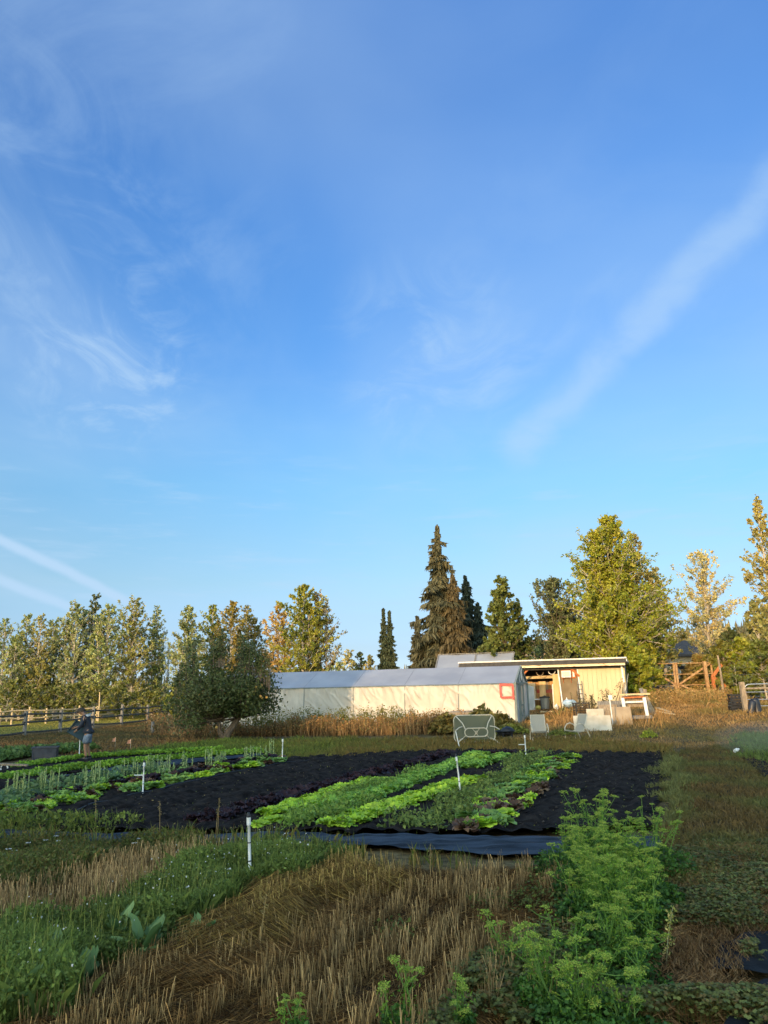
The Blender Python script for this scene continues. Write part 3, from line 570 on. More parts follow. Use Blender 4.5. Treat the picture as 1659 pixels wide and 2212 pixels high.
mb = MB(); lathe(mb, [(.30, .62), (.31, .66), (.26, .70), (.06, .73), (.06, .76), (0, .76)], 22); part('lid', mb, m_dark, bn)
for s in (-1, 1):
    mb = MB(); tube(mb, [(s*.27, -.07, .46), (s*.31, -.07, .44), (s*.31, .07, .44), (s*.27, .07, .46)], .012, 5); part('handle', mb, m_dark, bn)
c = S(1147, 1510, 1.0); cb_ = thing('cabinet', 'tan louvred metal cabinet above the white work table', 'cabinet', c+np.array([0, 0, .02]), RZ)
mb = MB(); box(mb, (0, 0, .45), (.52, .35, .9)); part('body', mb, mat('tan_enamel', (.38, .29, .17), (.46, .36, .22), scale=4, rough=.5), cb_)
mb = MB()
for i in range(5): box(mb, (-.08, -.19, .42+i*.075), (.3, .04, .03), rotm(.5, 0, 0))
part('louvre', mb, mat('dark_tan', (.16, .12, .08), rough=.6), cb_)
tb = thing('work_table', 'white topped work table carrying the tan cabinet', 'table', c-np.array([0, 0, .0]), RZ)
mb = MB(); box(mb, (.12, -.05, -.02), (1.0, .6, .045)); part('table_top', mb, m_white, tb)
for x in (-.3, .55):
    for y in (-.28, .18):
        mb = MB(); bar(mb, (x, y, -.04), (x, y, -.62), .05, .05, (0, 1, 0)); part('leg', mb, m_dark, tb)
mb = MB(); lathe(mb, [(0, 0), (.08, 0), (.09, .03), (.09, .12), (.05, .16), (.03, .18), (.03, .22), (0, .22)], 12); solo('jar', mb, m_white, 'small white jar on the work table beside the cabinet', 'jar', c+np.array([-.05, -.32, .005]))
c = S(1199, 1533, .0); mb = MB(); lathe(mb, [(0, 0), (.10, 0), (.105, .2), (.08, .26), (.03, .29), (.03, .33), (0, .33)], 12); solo('jug', mb, m_pvc, 'white plastic jug at the foot of the tall plywood sheet', 'jug', c)
c = S(1159.5, 1533, -.1); mb = MB(); lathe(mb, [(0, 0), (.12, .02), (.17, .12), (.12, .22), (.02, .24), (0, .24)], 14); solo('gourd', mb, mat('gourd_skin', (.36, .33, .05), (.50, .34, .08), scale=4, rough=.5, stretch=(6, 6, .5)), 'yellow green gourd lying left of the grey bin', 'gourd', c, smooth=True)
c = S(1222, 1521, -.15); j = thing('jug', 'white plastic jug with handle standing by the brown panel', 'jug', c)
mb = MB(); lathe(mb, [(0, 0), (.10, 0), (.11, .02), (.11, .2), (.07, .26), (.028, .28), (.028, .36), (0, .36)], 12); part('body', mb, m_pvc, j)
mb = MB(); tube(mb, [(.10, 0, .22), (.15, 0, .2), (.15, 0, .1), (.11, 0, .08)], .015, 6); part('handle', mb, m_pvc, j)
c = S(1227, 1529, -.4); mb = MB(); n = 24
def bag(u, v): a = u*2*math.pi; r = .34*np.sin(np.clip(v, .02, 1)*2.6)**.6*(1+.18*vnoise(u*9 % 9, v*6, 71)); return r*np.cos(a)*1.1, r*np.sin(a)*.7, .42*v+.05*vnoise(u*7, v*5, 72)-.02
grid(mb, bag, n, 12); solo('tarp_bundle', mb, mat('blue_tarp', (.22, .34, .46), (.40, .52, .62), scale=5, rough=.5), 'crumpled pale blue tarp bundle below the white jug', 'tarp', c, smooth=True)
c = S(1252, 1522, -.35); ld = thing('step_ladder', 'narrow dark ladder leaning by the corner of the cream wall', 'ladder', c, RZ)
for s in (-.14, .14):
    mb = MB(); bar(mb, (s, 0, -.1), (s*.8, .25, 1.3), .045, .03, (0, 1, 0)); part('rail', mb, m_grey, ld)
for k in range(5):
    mb = MB(); z = .1+k*.25; bar(mb, (-.13, .25*z/1.4+.02, z), (.13, .25*z/1.4+.02, z), .04, .03); part('rung', mb, m_dark, ld)
# hooks and hoses hanging under the roof
for (px, py), lb in (((1194, 1449), 'pale hose loop hanging under the shed roof'), ((1168, 1452), 'dull brown hose loop hanging deeper inside the shed roof')):
    c = S(px, py, .5); mb = MB(); th = np.linspace(math.pi, 2*math.pi, 14); tube(mb, np.stack([.2*np.cos(th), 0*th, .2*np.sin(th)], 1), .022, 6); solo('hose_loop', mb, m_white if px > 1180 else m_wood, lb, 'hose', c, RZ)
# tools leaning at the corner
for i, (a, b, ln, lb) in enumerate((((1338, 1513), (1343, 1477), 1.0, 'pale wooden pole with hooked top leaning on the cream wall'), ((1342, 1515), (1349, 1474), 1, 'darker pole leaning beside the hooked one'), ((1345, 1517), (1359, 1455), 1, 'longest grey pole leaning at the shed corner'), ((1334, 1518), (1341, 1483), 1, 'short brown plank leaning on the cream wall'))):
    p0 = S(*a, -.5); p1 = S(*b, -.12); mb = MB(); bar(mb, (0, 0, 0), p1-p0, .06 if i != 2 else .035, .05, (0, 1, 0))
    if i == 0: th = np.linspace(0, 4.5, 9); tube(mb, (p1-p0)+np.stack([.1*np.cos(th)-.1, 0*th, .1*np.sin(th)], 1), .03, 5)
    solo('wooden_pole', mb, (m_new, m_wood, m_grey, m_wood)[i], lb, 'pole', p0)
# leafy weeds in front of the shed wall
m_weed = leafmat('weed', rough=.6, trans=.2)
def stalk_weed(px, Y, h, w, nl, cols, label, name='weed_plant', cat='weed', size=.16):
    c = G(px, Y); mb = MB(); st = MB(); t_ = thing(name, label, cat, c); k = max(1, nl//70)
    for b in range(k):
        st = MB(); x = rng.normal(0, w*.33); hh = h*(1 if b == 0 else rng.uniform(.5, .85)); tube(st, [(x*.3, 0, 0), (x*.7, 0, hh*.5), (x, 0, hh)], [.02, .015, .006], 5); part('stem', st, m_dry, t_)
        n = nl//k; t = rng.uniform(.12, 1, n)**.9; a = rng.uniform(0, 6.3, n); r = w*.42*(1.05-t)*rng.uniform(.35, 1, n)+.02
        q = np.stack([x*t+r*np.cos(a), r*np.sin(a), hh*t], 1); nb = np.stack([np.cos(a)*.4, np.sin(a)*.4, 0*a+1], 1); leaves(mb, q, size*(1.25-.8*t)*rng.uniform(.7, 1.3, n), pal(n, *cols), aspect=.42, nb=nb, bias=1.2)
    part('foliage', mb, m_weed, t_); return t_
GW_ = [(.055, .05, .024), (.09, .075, .032), (.045, .045, .022)]
stalk_weed(1303, 42.3, 1.8, 1.4, 330, GW_, 'tallest pyramid shaped weed against the cream wall')
stalk_weed(1286, 42.2, 1.0, .75, 130, GW_, 'small leafy weed just left of the pyramid shaped weed')
stalk_weed(1258, 42.5, 1.25, .85, 180, GW_, 'leafy weed at the left corner of the cream wall')
stalk_weed(1268, 42.3, 1.05, .65, 130, GW_, 'leafy weed second from the left corner of the cream wall')
stalk_weed(1240, 42.4, 1.2, 1.1, 240, [(.10, .12, .05), (.13, .13, .055)], 'bushy olive weed in front of the brown panel', size=.11)
stalk_weed(1206, 42.6, .95, .9, 220, [(.13, .15, .04), (.20, .17, .05)], 'yellow green weed beside the shed sill', size=.11)
stalk_weed(1142, 41.4, .7, 1.0, 200, [(.12, .10, .05), (.18, .14, .08)], 'dusty brown weed at the far corner of the greenhouse door', size=.1)
stalk_weed(826, 39.6, 1.45, .9, 60, [(.22, .15, .06), (.18, .14, .06)], 'thin bent weed stalk rising before the sunlit greenhouse wall', size=.12)
stalk_weed(845, 39.4, 1.0, .6, 60, [(.22, .15, .06), (.18, .14, .06)], 'shorter dry weed stalk before the sunlit greenhouse wall', size=.11)
stalk_weed(1060, 38.4, 1.35, .9, 130, [(.24, .16, .09), (.20, .14, .08)], 'feathery dry weed before the greenhouse wall below the red patch', size=.07)
# ------------------------------------------------------------------ trees
m_bark = mat('pale_bark', (.30, .26, .20), (.46, .41, .33), scale=8, rough=.9, stretch=(4, 4, .6))
m_bark2 = mat('brown_bark', (.10, .075, .055), (.18, .14, .10), scale=8, rough=.95, bump=.5, stretch=(4, 4, .6))
m_tree = leafmat('tree_leaf', gain=(1.45, 1.42, 1.1), trans=.35); m_need = leafmat('needle', rough=.7, spec=.15, trans=.1)
def broadleaf(name, label, px, ytop, Y, width, cols, nleaf, leaf, prof='oval', low=.12, steep=55, bark=None, group=None, nb=70, trunk_r=.14, gap=0., forks=1, base_z=None, cat='tree', lean=0.):
    c = G(px, Y); top = D(px, ytop, Y)[2]; h = float(top-c[2]); t_ = thing(name, label, cat, c, 0, group)
    tk = MB(); cr = MB(); allp = []; allc = []; alls = []
    for f in range(forks):
        off = 0 if f == 0 else rng.uniform(-.28, .28)*width; hf = h if f == 0 else h*rng.uniform(.72, .93)
        z = np.linspace(0, hf*.985, 9); wob = rng.normal(0, .03*width, (9, 2)).cumsum(0)*.35; wob[0] = 0
        axis = np.column_stack([off*np.sqrt(z/hf)+wob[:, 0]*.8+lean*(z/hf), wob[:, 1], z]); axis[-1, :2] = axis[-2, :2]*.6+axis[-1, :2]*.4
        tube(tk, axis, trunk_r*(1-.9*z/hf)*(1 if f == 0 else .7)+.012, 6)
        nbf = int(nb*(1 if f == 0 else .6)); wf = width*(1 if f == 0 else .6)
        for b in range(nbf):
            t = low+(1-low)*((b+.5)/nbf)**.92; u = (t-low)/(1-low)
            if prof == 'oval': r = math.sin(math.pi*min(1, u*.80+.16))**.6*(1-.80*max(0, (u-.35)/.65)**1.3)
            elif prof == 'cone': r = (1-u)**.8*min(1, .55+u*3)
            elif prof == 'egg': r = min(1, (u+.08)/.28)**.7*(1-max(0, u-.28)/.75)**1.0*rng.uniform(.8, 1.15)
            else: r = math.sqrt(max(.04, 1-((u-.45)/.60)**2))
            L_ = .5*wf*r*rng.uniform(.7, 1.18)+.12; az = b*2.399+rng.uniform(-.5, .5); el = R(steep*(.55+.6*u)+rng.uniform(-12, 12))
            o = np.array([np.interp(t*hf, z, axis[:, k]) for k in range(3)]); d = np.array([math.cos(az)*math.cos(el), math.sin(az)*math.cos(el), math.sin(el)])
            reach = L_/max(.35, math.cos(el)); reach = min(reach, (hf*1.02-o[2])/max(.15, d[2])+.15)
            s = np.linspace(0, 1, 5)[:, None]; q = o+d*reach*s+np.array([0, 0, -.10])*reach*s**2+rng.normal(0, .02*reach, (5, 3))*s
            tube(tk, q, np.linspace(trunk_r*.28*(1-u*.75)+.01, .006, 5), 4)
            n = max(4, int(nleaf/(nb*(1+.6*.6*(forks-1)))*(.35+.9*r)*rng.uniform(1-gap, 1+gap)))
            nt_ = max(3, int(3+3.2*L_)); kt = rng.uniform(.16, 1, nt_); o2 = np.stack([np.interp(kt, s[:, 0], q[:, a]) for a in range(3)], 1)
            d2 = d*.75+rng.normal(0, .55, (nt_, 3))+np.array([0, 0, .25]); d2 /= np.linalg.norm(d2, axis=1)[:, None]; l2 = (.30*L_*(1.25-kt)+.16)*rng.uniform(.6, 1.3, nt_); e2 = o2+d2*l2[:, None]
            spikes(tk, o2, e2, .022+.006*L_, np.ones(3)); ci = rng.integers(0, nt_, n); u2 = rng.uniform(.15, 1.08, n)[:, None]
            ctr = o2[ci]*(1-u2)+e2[ci]*u2+rng.normal(0, .045+.05*min(1, l2.mean()), (n, 3))
            bc = pal(1, *cols, jit=.12)[0]; cc = .55*bc+.45*pal(n, *cols, jit=.18)
            allp.append(ctr); allc.append(cc); alls.append(leaf*rng.uniform(.65, 1.3, n))
    A = np.concatenate(allp); out = A-np.array([0, 0, h*.5]); out /= np.linalg.norm(out, axis=1)[:, None]+1e-6
    leaves(cr, A, np.concatenate(alls), np.concatenate(allc), aspect=.8, nb=out+np.array([0, 0, .5]), bias=.5)
    part('trunk', tk, bark or m_bark, t_); part('crown', cr, m_tree, t_); return t_
def conifer(name, label, px, ytop, Y, width, cols, nbr=120, droop=.5, curtain=.55, low=.03, bark=None, spires=1, sparse_top=0., strand=26, group=None, tube_r=.22):
    c = G(px, Y); h = float(D(px, ytop, Y)[2]-c[2]); t_ = thing(name, label, 'tree', c, 0, group); tk = MB(); P0, P1, W_, C0 = [], [], [], []
    for sp_ in range(spires):
        off = 0 if spires == 1 else (sp_-.5)*width*.20; hf = h*(1 if sp_ == 0 else .975); z = np.linspace(0, hf, 7); ax_ = np.column_stack([off*np.minimum(1, z/hf*3), 0*z, z])
        tube(tk, ax_, tube_r*(1-z/hf)+.015, 6)
        for b in range(nbr):
            t = low+(1-low)*((b+.5)/nbr)**.85; u = t; rr = min(1, (1-u)/(.62 if sparse_top else 1))**(.85 if sparse_top else .72)*(.75+.35*math.sin(b*1.7))
            if sparse_top and u > .45: rr *= rng.choice([.45, .8, 1.05, 1.35])
            L_ = max(.12, .5*width/(1.0 if spires == 1 else 1.35)*rr*rng.uniform(.8, 1.15)); az = b*2.399+rng.uniform(-.4, .4); o = np.array([off*min(1, t*3), 0, t*hf])
            s = np.linspace(0, 1, 6); dr = -droop*L_*(s**1.3)+.30*droop*L_*s**4+.12*L_*s*(u > .8)
            q = np.column_stack([o[0]+math.cos(az)*L_*s, o[1]+math.sin(az)*L_*s, o[2]+dr]); tube(tk, q, np.linspace(.05*(1-u)+.012, .006, 6), 4)
            n = max(6, int(strand*(.4+L_))); k = rng.uniform(.1, 1.05, n); ctr = np.stack([np.interp(k, s, q[:, a]) for a in range(3)], 1); side = np.array([-math.sin(az), math.cos(az), 0])
            sd = rng.normal(0, 1, n)[:, None]*side*.10*L_; ctr = ctr+sd
            hang = curtain*(.35+.65*rng.random(n))*(1-.55*u); tip = ctr+np.stack([math.cos(az)*.25*hang+rng.normal(0, .10, n)*hang, math.sin(az)*.25*hang+rng.normal(0, .10, n)*hang, -hang], 1)+sd*1.2
            bc = pal(1, *cols, jit=.15)[0]; P0.append(ctr+np.array([0, 0, .04])); P1.append(tip); W_.append(rng.uniform(.10, .2, n)*(1.15-.5*u)); C0.append(.5*bc+.5*pal(n, *cols))
            m = max(3, n//2); k = rng.uniform(.15, 1.08, m); ctr = np.stack([np.interp(k, s, q[:, a]) for a in range(3)], 1)
            tip = ctr+(side*rng.choice([-1, 1], m)[:, None]*.5+np.array([math.cos(az), math.sin(az), -.1])*.7)*np.minimum(.42, .3*L_+.12)*rng.uniform(.6, 1.2, (m, 1)); P0.append(ctr); P1.append(tip); W_.append(np.full(m, .11)); C0.append(.5*bc+.5*pal(m, *cols))
    cr = MB(); spikes(cr, np.concatenate(P0), np.concatenate(P1), np.concatenate(W_), np.concatenate(C0))
    part('trunk', tk, bark or m_bark2, t_); part('crown', cr, m_need, t_); return t_

OLV = [(.145, .175, .055), (.20, .22, .08), (.10, .13, .045), (.29, .30, .16)]; GRY = [(.13, .16, .065), (.19, .21, .10), (.09, .115, .048), (.30, .30, .18)]  # palest tone of each list stands in for sheen on the leaves
YEL = [(.14, .155, .024), (.21, .195, .035), (.09, .115, .024)]; GLD = [(.30, .19, .06), (.22, .17, .05), (.36, .25, .10)]; DKG = [(.045, .06, .028), (.06, .075, .03)]
GP = 'poplars behind the far rail fence'
PW = 5.0
for px, yt, Yd, w, cols, n, lb in (
    (6, 1344, 74, 3.6, OLV, 4200, 'poplar cut by the left frame edge'), (46, 1333, 77, 3.6, OLV, 4600, 'short pointed olive poplar second from the left edge'),
    (75, 1336, 75, 3.0, [(.22, .20, .07), (.16, .16, .05)], 3600, 'slim yellowish poplar third from the left edge'), (107, 1347, 78, 3.6, OLV, 4200, 'lowest poplar in the row behind the person'),
    (160, 1308, 76, 4.3, GRY, 6000, 'grey green poplar just left of the darkest tall poplar'), (194, 1290, 80, 4.0, DKG, 5600, 'darkest and tallest topped poplar of the left row'),
    (225, 1312, 75, 4.2, OLV, 6000, 'olive poplar just right of the darkest tall poplar'), (284, 1296, 76, 4.6, [(.21, .20, .07), (.15, .16, .055)], 6200, 'broad open poplar with pale trunk showing through'),
    (332, 1313, 78, 2.6, OLV, 3600, 'poplar at the right end of the left row beside the bare saplings')):
    broadleaf('poplar_tree', lb, px, yt, Yd, w*1.2, cols, int(n*1.1), .205, 'oval', low=.10, steep=50, group=GP, nb=60, gap=.6, forks=3)
for px, yt, w, lb in ((349, 1362, 1.4, 'bare leafless sapling beside the last poplar of the left row'), (362, 1400, 1.2, 'shorter bare sapling left of the apple tree')):
    broadleaf('bare_tree', lb, px, yt, 80, w, [(.30, .24, .17)], 60, .14, 'oval', low=.25, steep=68, nb=30, trunk_r=.10)
for px, yt, Yd, w, cols, n, lb in (
    (404, 1317, 70, 3.6, GRY, 5600, 'grey green poplar rising left behind the apple tree'), (454, 1314, 74, 3.6, YEL, 5000, 'yellow green poplar behind the middle of the apple tree'),
    (499, 1307, 72, 4.0, [(.20, .15, .04), (.13, .12, .035)], 5600, 'golden topped poplar behind the apple tree'), (528, 1317, 76, 4.0, [(.17, .14, .04), (.12, .12, .04)], 4600, 'thin yellowish poplar behind the right of the apple tree'),
    (597, 1309, 74, 3.4, GLD, 4200, 'orange tinted poplar left of the tallest poplar behind the greenhouse'), (652, 1269, 71, 5.2, YEL, 10500, 'tallest green and gold poplar behind the greenhouse'),
    (683, 1285, 73, 3.2, GLD, 4200, 'gold leaved poplar at the right side of the tallest poplar'), (708, 1304, 72, 3.4, [(.20, .17, .09), (.14, .13, .06)], 1300, 'sparse nearly leafless poplar at the right end of the group')):
    broadleaf('poplar_tree', lb, px, yt, Yd, w*1.1, cols, int(n*1.25), .20, 'oval', low=.10, steep=52, group='poplars behind the apple tree and greenhouse', nb=64, gap=.5, forks=2 if n > 2000 else 1)
for px, yt, Yd, w, cols, lb in ((757, 1410, 66, 2.0, [(.30, .26, .14), (.14, .14, .06)], 'small shrub with pale seed heads over the greenhouse roof'), (779, 1414, 68, 1.9, DKG, 'small dark conical shrub over the greenhouse roof'), (801, 1420, 67, 1.8, [(.28, .22, .10), (.12, .12, .05)], 'small yellowish shrub left of the twin spires'),
                                (735, 1436, 64, 3.2, GRY, 'low grey shrub below the sparse poplar'), (300, 1497, 82, 5.0, DKG, 'low dark bush behind the fence under the left row'), (368, 1502, 80, 2.0, DKG, 'dark bush in the gap left of the apple tree'), (392, 1475, 52, 1.8, YEL, 'yellow green bush at the left foot of the apple tree')):
    broadleaf('shrub', lb, px, yt, Yd, w, cols, 1300, .24, 'egg', low=.03, steep=45, nb=36, trunk_r=.06, cat='shrub')
for px, yt in ((20, 1480), (70, 1484), (118, 1488), (165, 1482), (215, 1486), (262, 1492), (330, 1500)):
    broadleaf('shrub', 'low yellowish undergrowth bush behind the far rail fence', px, yt, 71, 4.2, [(.12, .12, .025), (.075, .085, .03)], 1500, .24, 'egg', low=.03, steep=40, nb=34, trunk_r=.05, group='undergrowth bushes behind the far rail fence', cat='shrub')
SPR = [(.055, .055, .034), (.038, .041, .027), (.075, .068, .04)]
conifer('spruce_tree', 'twin topped narrow dark conifer above the greenhouse roof', 838, 1313, 78, 3.0, [(.035, .05, .03), (.055, .062, .035)], 190, .45, .42, spires=2, strand=60, tube_r=.12)
conifer('spruce_tree', 'small narrow spruce just left of the tallest spruce', 906, 1330, 72, 3.4, SPR, 170, .5, .45, strand=50, tube_r=.12)
conifer('spruce_tree', 'tallest spruce with drooping brown green branches', 957, 1133, 68, 5.0, SPR, 210, .5, .95, sparse_top=1, strand=50)
conifer('spruce_tree', 'brown weeping spruce against the right side of the tallest spruce', 988, 1240, 66.5, 5.0, [(.08, .060, .031), (.055, .046, .027)], 170, .6, 1.0, strand=46)
conifer('spruce_tree', 'dark blue green spruce behind the right of the tallest spruce', 1016, 1242, 74, 5.2, [(.018, .026, .022), (.03, .04, .03)], 170, .55, .8, strand=40)
conifer('spruce_tree', 'low dark spruce between tallest spruce and the round leafy tree', 1040, 1300, 73, 5.0, [(.018, .026, .022), (.03, .04, .03)], 130, .55, .8, strand=40)
broadleaf('leafy_tree', 'green broadleaf tree between the spruces and the shed roof', 1094, 1256, 58, 3.9, [(.085, .10, .025), (.055, .075, .022), (.11, .12, .035)], 12000, .23, 'egg', low=.08, steep=46, nb=90, forks=2, bark=m_bark2)
broadleaf('leafy_tree', 'smaller green tree leaning out right of the broadleaf tree', 1128, 1306, 58.5, 2.3, [(.075, .09, .03), (.055, .07, .025)], 3600, .23, 'oval', low=.1, steep=52, nb=54, bark=m_bark2)
broadleaf('willow_tree', 'grey green willow like tree left of the big maple', 1211, 1262, 60, 4.3, [(.09, .105, .055), (.065, .08, .04), (.13, .14, .075)], 13000, .18, 'round', low=.06, steep=60, nb=100, forks=3, bark=m_bark2)
MAP = [(.14, .165, .017), (.185, .19, .021), (.08, .11, .017), (.24, .22, .035)]
broadleaf('maple_tree', 'biggest yellow green maple behind the right end of the shed', 1348, 1124, 51.5, 7.9, MAP, 64000, .165, 'egg', low=.03, steep=44, nb=210, forks=4, trunk_r=.2)
broadleaf('maple_tree', 'paler maple stem group rising at the right flank of the big maple', 1397, 1166, 53, 3.9, [(.22, .19, .09), (.17, .16, .05)], 7000, .19, 'egg', low=.1, steep=52, nb=90, forks=2)
broadleaf('maple_tree', 'short outlying maple stem nearest the timber gate', 1440, 1232, 53.5, 3.2, [(.20, .18, .07), (.14, .14, .03)], 3600, .19, 'egg', low=.1, steep=50, nb=60)
broadleaf('maple_bush', 'low maple foliage hanging beside the left gate leaf', 1385, 1400, 48.6, 2.6, MAP, 6000, .2, 'egg', low=.02, steep=30, nb=60, trunk_r=.06, cat='shrub')
broadleaf('birch_tree', 'open birch with gold and white leaves right of the gate', 1546, 1199, 58, 4.6, [(.34, .30, .17), (.25, .24, .13), (.40, .37, .24), (.20, .20, .09), (.38, .27, .11)], 5400, .18, 'oval', low=.22, steep=58, nb=60, gap=.6, forks=2, trunk_r=.13)
broadleaf('birch_tree', 'tall birch cut by the right frame edge', 1690, 1085, 56, 3.0, [(.24, .20, .07), (.18, .17, .06)], 6000, .21, 'oval', low=.1, steep=58, nb=80, forks=1)
broadleaf('leafy_tree', 'pale leaved small tree low at the right frame edge', 1652, 1305, 54, 3.6, [(.22, .20, .09), (.14, .15, .05)], 3600, .24, 'egg', low=.05, steep=50, nb=60)
for px, yt, Yd, w, cols, lb in ((1570, 1392, 52, 3.2, [(.14, .13, .03), (.10, .11, .03)], 'yellow green bush under the open birch'), (1612, 1384, 51, 3.8, MAP, 'wide leafy bush behind the wire fence'), (1655, 1392, 50, 3.8, [(.10, .12, .025), (.07, .085, .025)], 'leafy bush at the right frame edge behind the wire fence'), (1600, 1366, 56, 4.5, DKG, 'dark evergreen bush deep behind the wire fence'), (1640, 1362, 57, 4.5, [(.03, .045, .03), (.05, .06, .03)], 'darkest evergreen bush near the right frame edge'), (1500, 1440, 55, 1.8, [(.16, .11, .045), (.10, .09, .04)], 'reddish bush behind the right gate leaf'), (1515, 1420, 54.5, 1.4, [(.20, .13, .05), (.12, .12, .04)], 'thin reddish shrub beside the right gate post')):
    broadleaf('leafy_bush', lb, px, yt, Yd, w, cols, 3600, .22, 'egg', low=.03, steep=35, nb=60, trunk_r=.06, cat='shrub')
broadleaf('leafy_tree', 'low tree partly hiding the tan house behind the shed', 1180, 1392, 66, 5.0, OLV, 2600, .25, 'egg', low=.05, steep=45, nb=50, cat='tree')

# apple tree: short leaning trunk, several upright leaders, dense dark crown
c = G(476, 37.2); c = P(486, 1600); ap = thing('apple_tree', 'dark round apple tree with a leaning trunk and hanging apples', 'tree', c)
tk = MB(); A_, Cc_, S_ = [], [], []; tip_pts = []
trunk = np.array([[0, 0, 0], [.12, 0, .35], [.42, .05, .75], [.62, .05, 1.05]]); tube(tk, trunk, [.17, .15, .13, .12], 8)
tube(tk, [[-.02, 0, .0], [-.25, .05, .4], [-.35, .05, 1.0]], [.14, .11, .08], 7)
APC = [(.034, .050, .018), (.055, .070, .028), (.10, .11, .06), (.038, .056, .017)]
for k in range(150):
    o = (trunk[3] if rng.random() < .55 else np.array([-.35, .05, 1.0]))+rng.normal(0, .08, 3); az = k*2.399; lob = .80+.28*float(vnoise(np.array([math.cos(az)*1.6+9]), np.array([math.sin(az)*1.6+9]), 77)[0])*1.4; rad = 2.5*lob*math.sqrt((k+.5)/150)*rng.uniform(.85, 1.15)
    zt = 1.2+3.15*math.sqrt(max(0, 1-(rad/2.9)**2))*rng.uniform(.35, 1.0)*(.72+.34*float(vnoise(np.array([math.cos(az)*rad*.9+5]), np.array([math.sin(az)*rad*.9+5]), 78)[0])) if rng.random() < .68 else rng.uniform(.55 if math.cos(az) < -.35 else 1.3, 1.8)
    if zt < 1.5 and (rad < 1.3 or (math.cos(az) > -.5 and math.sin(az) < -.2)): zt += 1.0
    e = np.array([math.cos(az)*rad*(1.02 if math.cos(az) < 0 or zt > 1.9 else .86)+.05, math.sin(az)*rad*.85, zt]); s = np.linspace(0, 1, 6)[:, None]; m = (o+e)/2+np.array([(e[0]-o[0])*.2, (e[1]-o[1])*.2, -.1]); q = (1-s)**2*o+2*s*(1-s)*m+s*s*e
    tube(tk, q, np.linspace(.045, .008, 6), 4); n = 160; u = rng.uniform(.4, 1.04, n)
    ctr = np.stack([np.interp(u, s[:, 0], q[:, a]) for a in range(3)], 1); cl = rng.normal(0, .21, (11, 3)); ctr += cl[rng.integers(0, 11, n)]+rng.normal(0, .055, (n, 3)); ctr[:, 2] += rng.exponential(.10, n)
    A_.append(ctr); Cc_.append(.5*pal(1, *APC)[0]+.5*pal(n, *APC, jit=.22)); S_.append(rng.uniform(.09, .17, n)); tip_pts.append(q[4])
BU = [(rng.uniform(-2.0, 2.1), rng.uniform(-1.1, 1.1)) for _ in range(11)]
for k in range(99):                                    # upright water shoots along the top
    x, y = BU[k % 11][0]+rng.normal(0, .16), BU[k % 11][1]+rng.normal(0, .16); z0 = .9+2.75*math.sqrt(max(.05, 1-(x/2.7)**2)); hh = rng.uniform(.5, 1.25)*(.7+.06*(k % 11)); n = 46; u = rng.random(n); tube(tk, [[x, y, z0-.4], [x*1.03, y, z0+hh]], [.014, .005], 4)
    A_.append(np.column_stack([x+rng.normal(0, .075, n), y+rng.normal(0, .075, n), z0+u*hh])); Cc_.append(pal(n, *APC)*1.1); S_.append(rng.uniform(.08, .14, n))
cr = MB(); A_ = np.concatenate(A_); keep = (A_[:, 2] > .2) & ((A_[:, 2] > 1.02) | (A_[:, 0] < -.75)); leaves(cr, A_[keep], np.concatenate(S_)[keep], np.concatenate(Cc_)[keep], aspect=.6, nb=(A_[keep]-np.array([0, 0, 1.2])), bias=.25)
part('trunk', tk, m_bark2, ap); part('crown', cr, m_tree, ap)
m_apple = mat('apple_skin', (.42, .16, .05), (.50, .34, .08), scale=9, rough=.4)
apm = MB(); lathe(apm, [(0, -.045), (.03, -.042), (.055, 0), (.05, .035), (.025, .05), (0, .042)], 10); apme = apm.mesh('apple', True); apme.materials.append(m_apple)
for px, py in [(663, 2245), (661, 2254), (667, 2250), (649, 2262), (832/2.37+500, 2232), (680, 2272), (700, 2262), (813, 2268), (815, 2275), (852, 2272), (848, 2267), (825, 2242), (835, 2244), (828, 2250), (833, 2236), (740, 2176), (732, 2258), (812, 2268), (868, 2270), (705, 2368)]:
    q = D(px*.66366, py*.66366, 35.25+rng.uniform(-.15, .25))-c; o = link('apple', apme, None, ap); o.location = Vector(q); o.scale = (1.15,)*3

# wooded hill far right, and low far woods along the horizon
hl = MB()
def hillz(x, y): return 26*np.exp(-((x-215)/150)**2)*sst(330, 450, y)*(.9+.2*vnoise(x*.02, y*.02, 81))+3*sst(330, 460, y)
grid(hl, lambda u, v: (-900+1800*u, 320+400*v, hillz(-900+1800*u, 320+400*v)-1.2), 140, 30); setting('hills', hl, mat('hill_ground', (.10, .085, .06), (.16, .12, .09), scale=.05, rough=1, spec=.05), smooth=True)
mb = MB(); n = 5200; x = rng.uniform(-700, 620, n); y = rng.uniform(335, 470, n); hh = rng.uniform(5, 11, n); dens = (vnoise(x*.03, y*.03, 82) > .42) | (y > 440); x, y, hh = x[dens], y[dens], hh[dens]; n = len(x); p = np.stack([x, y, hillz(x, y)-1.5], 1)
for k in range(5):
    f = 1-k*.2; spikes(mb, p+np.stack([0*x, 0*x, hh*k*.16], 1), p+np.stack([rng.normal(0, .4, n), rng.normal(0, .4, n), hh*(.36+.16*k)+1], 1), hh*.42*f, pal(n, (.05, .06, .04), (.08, .075, .05)))
setting('far_woods', mb, m_need, 'stuff', 'hazy conifer woods covering the distant hillside', 'woods')

